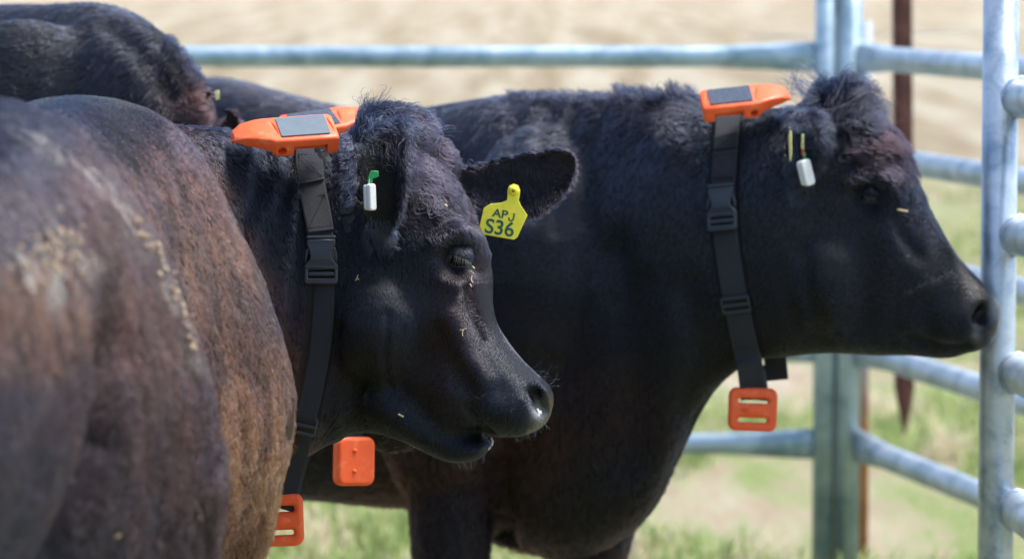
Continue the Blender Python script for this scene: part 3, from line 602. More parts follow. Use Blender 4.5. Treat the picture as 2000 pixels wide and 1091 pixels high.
coat(cowA, 380000, DIR_A, LEN_A, BC_A, 42, 0, STRAP_A, wet_a, rad=0.00038, extra=mud_col, clump=.5)

# ---------------------------------------------------------------- faces: eyes, lids, lashes, long hair
M_LID = simple('eyelid', (0.010, 0.009, 0.011), 0.45, bump=(500, 0.5), var=0.3, scale=200)
def eye(o, ex, ey, r, upper=-4, lower=-34, roll=0.35, push=0.0075, lash=.018):
    h, _ = ray(o, ex, ey)
    if h is None: return
    dp = (h - CV) @ FV; c = P(ex, ey, dp + push)
    X = math.cos(roll) * RV - math.sin(roll) * UV; Y = math.sin(roll) * RV + math.cos(roll) * UV; N = -FV
    b = MB(); b.ball(c, [Y * r, X * r, N * r], 24); e = b.obj('eye', M_EYE, o.root)
    def shell(name, e0f, e1, rr):
        az = np.radians(np.linspace(-88, 88, 25)); V = []; k = 9
        for layer in (rr, rr - 0.0022):
            for q in az:
                e0 = math.radians(e0f(math.degrees(q)))
                for t in np.linspace(e0, math.radians(e1), k): V.append(c + layer * (math.cos(t) * (math.sin(q) * X + math.cos(q) * N) + math.sin(t) * Y))
        n = 25 * k; F = []
        for L_ in (0, n):
            for i in range(24):
                for j in range(k - 1):
                    a = L_ + i * k + j; F.append((a, a + 1, a + k + 1, a + k))
        for i in range(24):
            a = i * k; F.append((a, a + k, n + a + k, n + a)); a = i * k + k - 1; F.append((a, a + k, n + a + k, n + a))
        return link(name, np_mesh(name, V, F), M_LID, e)
    shell('eyelid', lambda a: upper - abs(a) * 0.12, 88, r * 1.09); shell('eyelid', lambda a: lower + abs(a) * 0.28, -88, r * 1.07)
    pts = []
    for k in range(int(55)):
        q = math.radians(rng.uniform(-70, 70)); t = math.radians(upper - abs(math.degrees(q)) * 0.12 + rng.uniform(0, 5)); s = math.sin(q)
        p0 = c + r * 1.09 * (math.cos(t) * (math.sin(q) * X + math.cos(q) * N) + math.sin(t) * Y); L_ = 1.3 * lash * rng.uniform(.6, 1.15)
        pts.append([p0 + L_ * (u * (0.55 * N + 0.5 * s * X + 0.10 * RV) - Y * (0.35 * u + 0.55 * u * u)) for u in np.linspace(0, 1, 5)])
    lp = []
    for k in range(int(900 * min(1, FUR))):
        q = math.radians(rng.uniform(-85, 85)); t = math.radians(rng.uniform(upper, 80)); nn = math.cos(t) * (math.sin(q) * X + math.cos(q) * N) + math.sin(t) * Y; dn = unit(-Y + .5 * math.sin(q) * X + rng.normal(size=3) * .25); dn = dn - (dn @ nn) * nn
        lp.append([c + r * 1.08 * nn + (.3 * nn + dn) * .006 * u for u in (0, .5, 1)])
    if lp: write_curves('eyelid_hair', np.array(lp), np.tile(BLACK * .8, (len(lp), 1)), np.full(len(lp), .00035), o.root)
    write_curves('eyelashes', np.array(pts), np.full((len(pts), 3), .003), np.full(len(pts), .0004), o.root)
def strands(o, name, ell, N, dirs, Lmm, lift, curl, brown=0, clump=.6, rad=.0004, grey=0, grav=0, jit=.3, nseg=8, gold=0, csz=.03, lenjit=.5):
    N = max(4, int(N * min(1, FUR + .0)))
    if FUR == 0: return
    cx, cy, rx, ry = ell
    dens = lambda x, y: (((x - cx) / rx) ** 2 + ((y - cy) / ry) ** 2 < 1) * 1.0 + 0
    p, n = sample(o, N, dens); fr = (n @ FV) < 0.35; p, n = p[fr], n[fr]; N = len(p)
    if N < 3: return
    D = np.tile(dirs[0] * RV - dirs[1] * UV + (dirs[2] if len(dirs) > 2 else 0) * FV, (N, 1)) + jit * np.stack([fbm(p * 25, 71 + k, 2) for k in range(3)], 1) * 1.6 + jit * .4 * rng.normal(size=(N, 3))
    L = Lmm * .001 * (1 - lenjit / 2 + lenjit * rng.random(N)) * (1 + .3 * fbm(p * 30, 12, 2)); pts = grow(p, n, D, L, lift * (.6 + .8 * rng.random(N)), nseg, rad, curl=curl * (fbm(p * 35, 55, 2) * 1.2 + .35 * rng.normal(size=N)), clump=clump, clump_size=csz, grav=grav)
    b = np.clip(brown * (1 + fbm(p * 30, 66, 2)), 0, 1)[:, None]; g = np.clip(gold * (1 + fbm(p * 40, 67, 2)), 0, 1)[:, None]
    c = (BLACK * (1 - b) + BROWN * b) * (1 - g) + GOLD * g; c = c * (1 - grey) + GREY * grey; c = c * (.7 + .6 * rng.random((N, 1)))
    write_curves(name, pts, c, rad * (.7 + .6 * rng.random(N)), o.root)
def whiskers(o, ell, N, Lmm, dirs=(0, 0, -.2), rad=.00022):
    strands(o, 'whiskers', ell, N, dirs, Lmm, 1.6, .3, clump=0, rad=rad, jit=.6, grey=.3)

eye(cowA, 894, 500, 0.0200, upper=0, lower=-52, roll=0.30, lash=.013)
for e in [((735, 232, 60, 28), 1500, (1, .1), 42, .55, 1.1, 0), ((700, 245, 36, 30), 500, (.5, -.6), 34, .8, .9, 0), ((770, 225, 45, 30), 1200, (1, .7), 46, .55, 1.0, .03), ((790, 262, 55, 40), 1600, (.9, 1), 46, .55, .8, .08),
          ((835, 330, 50, 55), 1800, (.8, 1), 36, .5, .9, .08), ((880, 395, 42, 45), 1200, (.75, 1), 24, .4, .5, .06), ((715, 222, 30, 22), 26, (-.5, -1.4), 50, 1.4, .8, 0)]:
    strands(cowA, 'forelock', e[0], e[1], e[2], e[3], e[4], e[5], brown=e[6], rad=.00042)
for e in [((742, 250, 50, 16), 900, (.1, .1), 11, .7, 1.2), ((742, 452, 36, 26), 700, (.15, 1), 26, .5, .4), ((686, 350, 14, 100), 1600, (-1, .7), 15, .7, .3), ((788, 380, 12, 90), 200, (.1, 1), 14, .5, .4), ((742, 282, 50, 14), 300, (.1, 1), 14, .6, .6)]:
    strands(cowA, 'ear_hair', e[0], e[1], e[2], e[3], e[4], e[5], brown=.04, grey=.5 if e[0][0] < 760 and e[0][1] != 282 else .15)  # grey share paints the light on the ear rim into the hair
for e in [((1000, 375, 90, 60), 1500, (.3, 1), 14, .8, .4), ((900, 345, 30, 40), 500, (1, 0), 22, .6, .6), ((1060, 300, 70, 16), 300, (1, -.2), 9, .8, .3)]: strands(cowA, 'ear_hair', e[0], e[1], e[2], e[3], e[4], e[5], brown=.05)
whiskers(cowA, (1050, 745, 30, 30), 26, 26, (.5, -.3, -.1)); whiskers(cowA, (1030, 830, 45, 25), 34, 12, (.2, .5, -.2)); whiskers(cowA, (925, 880, 50, 30), 40, 16, (.3, .8, -.2)); whiskers(cowA, (985, 790, 60, 40), 24, 18)

# ================================================================ cow B: further right, whole side in profile
YB = math.radians(7)
B = MB()
loft_sections(B, [
 (250, 185, 250, 800, 190, 7.75, 0, 2.2, 0), (330, 160, 320, 880, 230, 7.7, 0, 2.2, 0), (440, 152, 440, 930, 250, 7.6, 0, 2.2, 0), (560, 182, 560, 968, 262, 7.5, 0, 2.2, 0), (680, 210, 680, 980, 270, 7.4, 0, 2.2, 0), (800, 214, 800, 990, 270, 7.3, 0, 2.2, 0),
 (900, 199, 900, 1030, 255, 7.18, 0, 2.2, 0), (1000, 191, 1010, 1072, 240, 7.08, -.1, 2.2, 0), (1090, 190, 1130, 1088, 215, 7.0, -.15, 2.2, 0), (1190, 190, 1262, 1010, 185, 6.9, -.15, 2.2, 0), (1280, 192, 1345, 850, 155, 6.82, -.1, 2.2, 0), (1360, 196, 1402, 756, 138, 6.78, -.05, 2.2, 0),
 (1450, 206, 1470, 706, 122, 6.73, 0, 2.2, .03), (1535, 212, 1530, 698, 112, 6.7, .05, 2.3, YB), (1600, 196, 1580, 692, 112, 6.7, .1, 2.4, YB), (1665, 206, 1630, 690, 116, 6.7, .15, 2.5, YB), (1722, 246, 1676, 690, 112, 6.7, .18, 2.6, YB), (1768, 306, 1718, 688, 104, 6.69, .14, 2.6, YB),
 (1795, 368, 1748, 680, 92, 6.69, .05, 2.4, YB), (1826, 428, 1776, 676, 80, 6.68, -.05, 2.3, YB), (1858, 480, 1806, 678, 74, 6.68, -.1, 2.3, YB), (1890, 520, 1838, 688, 74, 6.67, -.08, 2.3, YB), (1922, 553, 1876, 691, 74, 6.67, 0, 2.4, YB), (1944, 576, 1912, 684, 72, 6.66, 0, 2.7, YB), (1956, 598, 1942, 668, 58, 6.66, 0, 2.7, YB)])
loft_sections(B, [(1640, 560, 1640, 690, 92, 6.7, 0, 2.2, YB), (1720, 610, 1716, 694, 70, 6.7, 0, 2.2, YB), (1780, 640, 1778, 694, 50, 6.69, 0, 2.2, YB), (1830, 655, 1824, 699, 44, 6.69, 0, 2.3, YB), (1866, 664, 1858, 699, 38, 6.68, 0, 2.3, YB), (1886, 672, 1880, 692, 26, 6.68, 0, 2.3, YB)])
ball_px(B, 1630, 206, 6.7, 62, 36, 60); ball_px(B, 1610, 540, 6.66, 95, 120, 95)
ball_px(B, 1060, 560, 6.95, 200, 330, 190, .15); ball_px(B, 900, 760, 6.98, 150, 250, 160, .2)
ear_bowl(B, [(1572, 208, 6.60, 14, 0), (1565, 232, 6.585, 32, 0), (1562, 270, 6.555, 40, 0), (1560, 310, 6.555, 37, 0), (1560, 350, 6.57, 27, 0), (1562, 380, 6.60, 10, 0)], -FV * .8 - RV * .5, 0.03)
ball_px(B, 1588, 285, 6.62, 40, 70, 62)
ear_bowl(B, [(1668, 240, 6.80, 0, -22), (1700, 232, 6.84, 0, -26), (1724, 224, 6.88, 0, -20), (1738, 218, 6.9, 0, -8)], -FV * .9, 0.015)
tb = catmull(np.array([[*P(905, 780, 7.0), .125], [*P(890, 900, 6.98), .098], [*P(884, 1000, 6.97), .08], [*P(880, 1120, 6.97), .068], [*P(882, 1280, 6.97), .06], [*P(882, 1480, 6.97), .045], [*P(882, 1600, 6.97), .055]]), 5)
B.tube(tb[:, :3], tb[:, 3], 24, up=(0, 1, 0))
tb = catmull(np.array([[*P(1150, 820, 7.05), .12], [*P(1155, 960, 7.06), .098], [*P(1152, 1060, 7.08), .074], [*P(1140, 1180, 7.1), .06], [*P(1130, 1320, 7.12), .05], [*P(1130, 1480, 7.12), .042], [*P(1130, 1580, 7.12), .05]]), 5)
B.tube(tb[:, :3], tb[:, 3], 24, up=(0, 1, 0))
add_leg(B, wpos(330, 760, 7.5), wpos(320, 1400, 7.45)[:2], .15, (1, 0), True); add_leg(B, wpos(380, 760, 7.85), wpos(420, 1400, 7.9)[:2], .15, (1, 0), True)
def sculpt_b(v, normals, plain):
    x, y, d = px_of(v); n = normals(v); facing = np.clip(-(n @ FV), 0, 1); w = (x > 1480) * (facing > .12) * 1.0
    def B_(cx, cy, ra, rb, rot, amp, ww=None):
        nonlocal v; v = v + n * ((w if ww is None else ww) * amp * 1.4 * np.exp(-(((x - cx) * math.cos(rot) + (y - cy) * math.sin(rot)) / ra) ** 2 - ((-(x - cx) * math.sin(rot) + (y - cy) * math.cos(rot)) / rb) ** 2))[:, None]
    def Ln(pts, sg, amp, ww=None):
        nonlocal v; v = v + n * ((w if ww is None else ww) * amp * 1.4 * np.exp(-(seg_dist(x, y, pts) / sg) ** 2))[:, None]
    B_(1700, 384, 40, 28, .35, -.015); Ln([(1655, 352), (1690, 338), (1728, 352), (1745, 380)], 15, .010); B_(1640, 430, 55, 45, 0, -.006); B_(1668, 320, 35, 35, 0, -.004)
    Ln([(1745, 420), (1765, 460), (1795, 500)], 12, -.005); Ln([(1715, 450), (1760, 520), (1810, 560)], 26, .003)
    Ln([(1778, 655), (1830, 676), (1872, 680), (1892, 672)], 7, -.007); B_(1850, 620, 55, 34, .2, .006); B_(1805, 610, 18, 50, -.5, -.004); B_(1770, 640, 26, 24, 0, .004)
    Ln([(1570, 480), (1575, 560), (1600, 640)], 16, -.006); B_(1700, 560, 60, 60, 0, -.004)
    cx, cy = 1921, 615; c, s = math.cos(.5), math.sin(.5); a = ((x - cx) * c + (y - cy) * s); b_ = (-(x - cx) * s + (y - cy) * c)
    r = np.exp(-(a / 15) ** 4 - (b_ / 22) ** 4) * w; n2 = normals(v); v = v + (FV * .026 - RV * .004) * r[:, None]
    rim = np.exp(-((np.hypot(a / 21, b_ / 29) - 1) / .25) ** 2) * w; v = v + n2 * (rim * .004)[:, None]
    body = smooth(1500, 1420, x) * (facing > .1); v = v + n * (body * .010 * fbm(v * 4, 15, 2))[:, None]
    wb = body
    for pl in ([(1130, 215), (1090, 330), (1085, 450)], [(1080, 215), (1050, 330), (1040, 420)], [(1180, 215), (1145, 320), (1150, 430)], [(1015, 210), (1000, 320)]): Ln(pl, 15, -.0045, wb)
    Ln([(1200, 500), (1240, 700), (1230, 900)], 45, -.012, wb); Ln([(975, 900), (985, 1091)], 22, -.02, wb); Ln([(1340, 560), (1370, 680), (1340, 800)], 30, -.008, wb); Ln([(1300, 300), (1260, 500)], 40, .006, wb)
    return plain(v, 2)
def wet_b(x, y, d):
    w = smooth(1884, 1902, x - .25 * (y - 620)) ; e = np.exp(-((np.hypot((x - 1700) / 24, (y - 388) / 12)) ** 4))
    return np.clip(w + e, 0, 1)
BC_B = [(450, 170, 0, 0, .9), (560, 190, .05, 0, .7), (500, 230, .06, 0, .1), (620, 205, .0, 0, .7), (700, 900, .2, 0, 0), (620, 930, .05, 0, 0), (820, 230, .0, 0, .8), (870, 300, .06, 0, .2), (900, 210, .02, 0, .3), (1000, 300, .0, 0, .8), (1100, 200, .05, 0, .05), (1240, 195, .06, 0, 0), (1180, 300, .0, 0, .8), (1080, 420, 0, 0, .8),  # grey on neck and shoulder paints a bluish sheen into the coat
 (1200, 500, 0, 0, .5), (1100, 650, .05, 0, .05), (1300, 350, 0, 0, .6), (1280, 550, 0, 0, .4), (1380, 400, 0, 0, .35), (1380, 650, 0, 0, 0), (1500, 500, 0, 0, .2), (1470, 250, .0, 0, .5), (850, 880, .5, .02, 0), (800, 950, .4, 0, 0), (900, 1000, .05, 0, 0), (960, 880, .45, .03, 0), (1010, 860, .5, .05, 0), (1080, 850, .4, .02, 0), (1040, 950, .12, 0, 0), (1150, 950, 0, 0, 0), (1200, 1050, .12, 0, 0), (1120, 780, .25, 0, 0), (960, 1000, .25, 0, 0), (840, 1060, .15, 0, 0),
 (1640, 170, 0, 0, .08), (1690, 260, .16, 0, 0), (1730, 280, .12, 0, 0), (1620, 250, 0, 0, .5), (1700, 340, .05, 0, 0), (1700, 480, .02, 0, 0), (1760, 330, .05, 0, .4), (1650, 600, 0, 0, 0), (1850, 520, 0, 0, .3), (1850, 620, 0, 0, 0)]
def mark_b(x, y): return np.exp(-(seg_dist(x, y, [(1776, 570), (1800, 556), (1832, 545), (1862, 530), (1874, 540), (1868, 558)]) / 5.0) ** 2)
def paint_b(v, n, x, y, d):
    wet = wet_b(x, y, d); c = col_from(BC_B, v, x, y, 55, 50) * .6; c = c * (1 - wet[:, None]) + np.array([.022, .021, .025]) * wet[:, None]; c[(np.hypot((x - 1921) / 16, (y - 615) / 23) < 1) & (x > 1500)] = .004
    pk = np.clip(np.exp(-((x - 1942) / 10) ** 2 - ((y - 602) / 22) ** 2) + .5 * np.exp(-((x - 1905) / 10) ** 2 - ((y - 655) / 12) ** 2), 0, 1)[:, None] * (x > 1500)[:, None]; c = c * (1 - pk) + np.array([.42, .43, .46]) * pk  # pale spots paint highlights onto the nose pad and nostril edge
    return c, wet, None
cowB = make_cow('cow', 'black cow standing in full profile, muzzle almost touching the upright pipe', B, 0.0068, 4, wpos(1000, 1500, 7.1) * [1, 1, 0], sculpt_b, paint_b)
STRAP_B = [(1424, 218), (1420, 300), (1414, 390), (1420, 470), (1437, 580), (1452, 640), (1466, 705)]
DIR_B = [(450, 300, -1, .3, 0), (700, 300, -1, .6, 0), (700, 900, -.8, .6, 0), (850, 250, -.8, .5, 0), (880, 600, -.6, 1, 0), (1000, 300, -.5, 1, 0), (1000, 600, -.4, 1, 0), (1050, 200, -.8, .2, 0), (1250, 200, -.7, .3, 0), (1350, 200, -.6, -.1, 0), (1150, 400, -.3, 1, 0), (1300, 400, -.25, 1, 0), (1250, 650, -.2, 1, 0), (1400, 600, 0, 1, 0), (1480, 300, -.3, 1, 0),
 (880, 950, -.1, 1, 0), (1100, 900, -.1, 1, 0), (1020, 860, -.7, .7, 0), (1560, 500, -.2, 1, 0), (1640, 480, -.2, 1, 0), (1660, 600, -.7, .5, 0), (1740, 540, -.6, .6, 0), (1820, 600, -.7, .5, 0), (1860, 530, -.7, .3, 0), (1700, 300, .8, 1, 0), (1650, 230, .5, 1, 0), (1760, 320, .6, 1, 0), (1780, 400, .3, 1, 0), (1600, 200, .6, -.3, 0)]
LEN_B = [(600, 300, 14, .3, .2), (850, 250, 12, .3, .2), (1000, 400, 9, .2, .1), (1050, 185, 26, .7, .7), (1250, 185, 30, .8, .8), (1340, 190, 34, .9, .7), (1150, 260, 15, .3, .2), (1200, 600, 9, .18, .08), (1400, 500, 9, .18, .08), (1250, 350, 10, .2, .1), (1020, 880, 30, .5, .6), (860, 900, 18, .5, .5), (1100, 900, 20, .4, .4), (1480, 250, 16, .35, .2), (1600, 550, 7, .18, .05), (1750, 560, 6, .18, .05), (1860, 600, 5, .25, .1), (1700, 280, 28, .5, .6), (1640, 200, 34, .6, .8), (1770, 340, 18, .5, .5), (1700, 420, 9, .3, .2)]
def mark_col(c, p, x, y, d):
    k = (mark_b(x, y) * (.6 + .5 * rng.random(len(x))))[:, None].clip(0, 1); return c * (1 - k) + np.array([.30, .32, .40]) * k
coat(cowB, 240000, DIR_B, LEN_B, BC_B, 55, 50, STRAP_B, wet_b, rad=0.00046, extra=mark_col, dirjit=.12)
eye(cowB, 1700, 378, 0.0205, upper=-6, lower=-50, roll=0.15, lash=.015)
for e in [((1625, 185, 55, 30), 1500, (1, .15), 42, .55, 1.1, 0), ((1650, 200, 50, 40), 1500, (.8, .8), 60, .7, 1.1, .03), ((1690, 250, 50, 45), 1800, (.7, 1), 48, .5, .9, .16), ((1735, 300, 42, 45), 1200, (.6, 1), 40, .45, .7, .08), ((1775, 370, 25, 55), 600, (.35, 1), 26, .5, .5, 0), ((1600, 178, 30, 20), 60, (-.8, -.5), 70, 1.3, .9, 0), ((1610, 240, 40, 40), 900, (.1, 1), 34, .5, .8, 0)]:
    strands(cowB, 'forelock', e[0], e[1], e[2], e[3], e[4], e[5], brown=e[6], rad=.00048)
for e in [((1565, 228, 36, 22), 700, (-.1, 1), 26, .6, .7), ((1560, 345, 30, 50), 500, (.1, 1), 22, .4, .4)]: strands(cowB, 'ear_hair', e[0], e[1], e[2], e[3], e[4], e[5], grey=.8)  # grey mixed in to paint this ear's rim as lit
strands(cowB, 'mane', (1300, 190, 90, 16), 800, (-.5, -.5), 38, 1.3, .9, rad=.00045); strands(cowB, 'mane', (1120, 188, 130, 12), 700, (-.8, -.2), 24, 1.1, .8, rad=.00045)

# ================================================================ cow C: hidden behind cow A, only throat, collar and jaw show
C_ = MB()
loft_sections(C_, [(250, 300, 250, 800, 150, 6.62, 0, 2.2, 0), (350, 280, 350, 860, 190, 6.58, 0, 2.2, 0), (480, 268, 480, 905, 190, 6.5, 0, 2.2, 0), (570, 262, 575, 890, 160, 6.42, 0, 2.2, 0), (640, 256, 650, 858, 130, 6.34, 0, 2.2, 0), (710, 262, 700, 862, 110, 6.32, 0, 2.2, 0), (770, 300, 752, 886, 100, 6.3, .1, 2.4, 0), (820, 370, 795, 884, 95, 6.3, .1, 2.4, 0), (850, 460, 832, 868, 84, 6.3, 0, 2.3, 0), (870, 560, 860, 850, 72, 6.29, 0, 2.3, 0), (900, 650, 890, 830, 62, 6.29, 0, 2.3, 0), (925, 710, 920, 800, 44, 6.29, 0, 2.3, 0)])
add_leg(C_, wpos(330, 780, 6.45), wpos(330, 1400, 6.45)[:2], .10, (1, 0)); add_leg(C_, wpos(260, 760, 6.7), wpos(230, 1400, 6.7)[:2], .10, (1, 0), True); add_leg(C_, wpos(380, 780, 6.65), wpos(400, 1400, 6.65)[:2], .10, (1, 0))
BC_C = [(760, 860, .25, .03, .35), (700, 840, .1, 0, 0), (600, 500, 0, 0, .1)]
cowC = make_cow('cow', 'black cow almost hidden behind the nearest one, only its collared neck and lower jaw showing', C_, 0.012, 5, wpos(500, 1500, 6.5) * [1, 1, 0], None, lambda v, n, x, y, d: (col_from(BC_C, v, x, y, 70, 90) * .6, np.zeros(len(x)), None))
coat(cowC, 26000, [(700, 500, -.2, 1, 0), (760, 860, -1, .2, 0)], [(700, 500, 10, .3, .2), (600, 300, 16, .4, .3)], BC_C, 70, 90, rad=.0004)

# ================================================================ cow E: upper left, head lowered behind cow A
E = MB()
loft_sections(E, [(-420, 60, -420, 560, 160, 7.6, 0, 2.2, 0), (-330, 30, -330, 700, 230, 7.5, 0, 2.2, 0), (-180, 14, -180, 760, 260, 7.35, 0, 2.2, 0), (-20, 10, -20, 760, 260, 7.2, 0, 2.2, 0), (100, 8, 90, 730, 250, 7.05, 0, 2.2, 0), (190, 6, 170, 690, 220, 6.95, 0, 2.2, 0), (262, 26, 225, 640, 180, 6.88, 0, 2.2, 0), (322, 66, 268, 590, 150, 6.82, 0, 2.2, 0), (372, 120, 300, 560, 128, 6.78, 0, 2.2, 0), (404, 178, 330, 560, 112, 6.75, 0, 2.3, 0), (425, 240, 350, 590, 105, 6.72, .1, 2.4, 0), (436, 320, 370, 620, 100, 6.7, .1, 2.4, 0), (440, 420, 395, 640, 85, 6.7, 0, 2.4, 0), (450, 520, 420, 650, 65, 6.7, 0, 2.4, 0), (470, 600, 450, 660, 45, 6.7, 0, 2.4, 0)])
ball_px(E, 60, 360, 6.84, 240, 330, 90, -.1)
ball_px(E, 450, 262, 6.56, 40, 34, 110); ear_bowl(E, [(458, 262, 6.48, 34, -8), (430, 228, 6.45, 40, -10), (404, 198, 6.43, 36, -10), (386, 176, 6.425, 20, -9), (377, 164, 6.425, 8, -5)], -FV * .7 - RV * .6, .018)
add_leg(E, wpos(-380, 600, 7.2), wpos(-380, 1400, 7.2)[:2], .15, (1, 0), True); add_leg(E, wpos(120, 700, 6.9), wpos(120, 1400, 6.9)[:2], .10, (1, 0)); add_leg(E, wpos(-400, 600, 7.6), wpos(-440, 1400, 7.6)[:2], .15, (1, 0), True); add_leg(E, wpos(130, 700, 7.2), wpos(90, 1400, 7.2)[:2], .10, (1, 0))
BC_E = [(50, 100, .05, 0, .45), (0, 30, 0, 0, .35), (140, 130, .03, 0, .5), (200, 150, .08, 0, .55), (280, 180, .06, 0, .45), (120, 30, 0, 0, .15), (230, 50, 0, 0, .1), (300, 90, 0, 0, .05), (340, 150, 0, 0, .05), (380, 160, 0, 0, 0), (395, 190, .2, 0, 0), (375, 180, .9, .06, .2), (430, 230, .5, 0, .3), (400, 205, .7, 0, .3), (340, 205, 0, 0, 0), (30, 170, .08, 0, .5)]
def sculpt_e(v, normals, plain):
    x, y, d = px_of(v); n = normals(v); f = ((n @ FV) < -.1) * 1.0
    v = v + n * (f * (-.012) * np.exp(-(seg_dist(x, y, [(215, 50), (262, 85), (300, 130), (335, 190)]) / 20) ** 2))[:, None]; return plain(v, 3)
cowE = make_cow('cow', 'greyish black cow with lowered head, only back and neck crest showing over the nearest cow', E, 0.012, 5, wpos(0, 1500, 7.1) * [1, 1, 0], sculpt_e, lambda v, n, x, y, d: (col_from(BC_E, v, x, y, 40, 120) * .6, np.zeros(len(x)), None))
coat(cowE, 70000, [(50, 100, -.9, .5, 0), (200, 150, -.7, .8, 0), (230, 40, -.6, .2, 0), (330, 120, -.6, .9, 0), (390, 170, .2, 1, 0), (400, 200, .3, -1, 0), (0, 20, -1, .2, 0)], [(50, 100, 16, .3, .2), (300, 90, 22, .35, .2), (390, 170, 20, .5, .2), (380, 180, 10, .5, .2)], BC_E, 40, 120, rad=.00046)
strands(cowE, 'mane', (370, 110, 60, 70), 900, (.5, .6), 16, 1.2, .3, rad=.00045); strands(cowE, 'ear_hair', (385, 185, 30, 25), 500, (-.2, -.6), 12, .8, .4, brown=.4)

# ================================================================ collars, tags and small bits
def rrect(cx, cy, w, h, r, k=6):
    out = []
    for sx, sy, a0 in ((1, 1, 0), (-1, 1, 90), (-1, -1, 180), (1, -1, 270)):
        for t in np.linspace(a0, a0 + 90, k): out.append((cx + sx * (w / 2 - r) + r * math.cos(math.radians(t)), cy + sy * (h / 2 - r) + r * math.sin(math.radians(t))))
    return out
def frame(org, U, N):
    N = unit(np.asarray(N, float)); U = np.asarray(U, float); U = unit(U - (U @ N) * N); V = np.cross(N, U)
    return Matrix([[U[0], V[0], N[0], org[0]], [U[1], V[1], N[1], org[1]], [U[2], V[2], N[2], org[2]], [0, 0, 0, 1]])
def plate(name, loops, M, thick, bev, mat, parent, bend=0.0):     # metres in the frame, outline then holes
    cu = bpy.data.curves.new('t', 'CURVE'); cu.dimensions = '2D'; cu.fill_mode = 'BOTH'; cu.extrude = thick / 2 - bev; cu.bevel_depth = bev; cu.bevel_resolution = 2; cu.offset = -bev
    for L in loops:
        s = cu.splines.new('POLY'); s.points.add(len(L) - 1)
        for q, p in zip(s.points, L): q.co = (p[0], p[1], 0, 1)
        s.use_cyclic_u = True
    o = bpy.data.objects.new('t', cu); COL.objects.link(o); me = baked(o); me.name = name; me.materials.clear()
    if bend:
        for v in me.vertices: v.co.z -= bend * v.co.x ** 2
    o = link(name, me, mat, parent); o.matrix_basis = M; return o
def ribbon(name, C, N, w, t, mat, parent, v0=0.0):
    C = np.asarray(C, float); N = unit(np.asarray(N, float)); T = unit(np.gradient(C, axis=0)); S = unit(np.cross(T, N)); n = len(C); V = []; F = []; uvs = []
    s = np.r_[0, np.cumsum(np.linalg.norm(np.diff(C, axis=0), axis=1))] + v0
    prof = [(-.5, 0), (-.49, .5), (-.44, 1), (-.2, 1.1), (.2, 1.1), (.44, 1), (.49, .5), (.5, 0), (.47, -.4), (-.47, -.4)]; k = len(prof)
    for c, nn, sd in zip(C, N, S): V += [c + sd * a * w + nn * b_ * t for a, b_ in prof]
    for i in range(n - 1):
        for j in range(k): F.append((i * k + j, i * k + (j + 1) % k, (i + 1) * k + (j + 1) % k, (i + 1) * k + j))
    F += [tuple(range(k))[::-1], tuple((n - 1) * k + j for j in range(k))]
    me = np_mesh(name, V, F, False); uv = me.uv_layers.new(name='UVMap')
    for l in me.loops: uv.data[l.index].uv = (prof[l.vertex_index % k][0], s[l.vertex_index // k] * 9)
    return link(name, me, mat, parent), S
def path_on(o, pts, off, back=False, sub=6):
    pts = catmull(np.array(pts, float), sub); C = []; N = []
    for x, y in pts:
        h, n = ray(o, x, y, back)
        if h is None: continue
        if (n @ FV > 0) != back: n = -n
        C.append(h); N.append(n)
    C, N = np.array(C), np.array(N)
    for _ in range(40):
        N[1:-1] = N[1:-1] * .5 + (N[2:] + N[:-2]) * .25; C[1:-1] = C[1:-1] * .5 + (C[2:] + C[:-2]) * .25
    N = unit(N); return C + N * off, N
def box_obj(name, M, c, h, bev, mat, parent):
    b = MB(); b.box(c, np.array([h[0], 0, 0]), np.array([0, h[1], 0]), np.array([0, 0, h[2]])); me = b.mesh('t', False); o = link('t', me); bevel_obj(o, bev, 3); me = baked(o); me.name = name
    me.polygons.foreach_set('use_smooth', [False] * len(me.polygons)); o = link(name, me, mat, parent); o.matrix_basis = M; return o
_house = {}
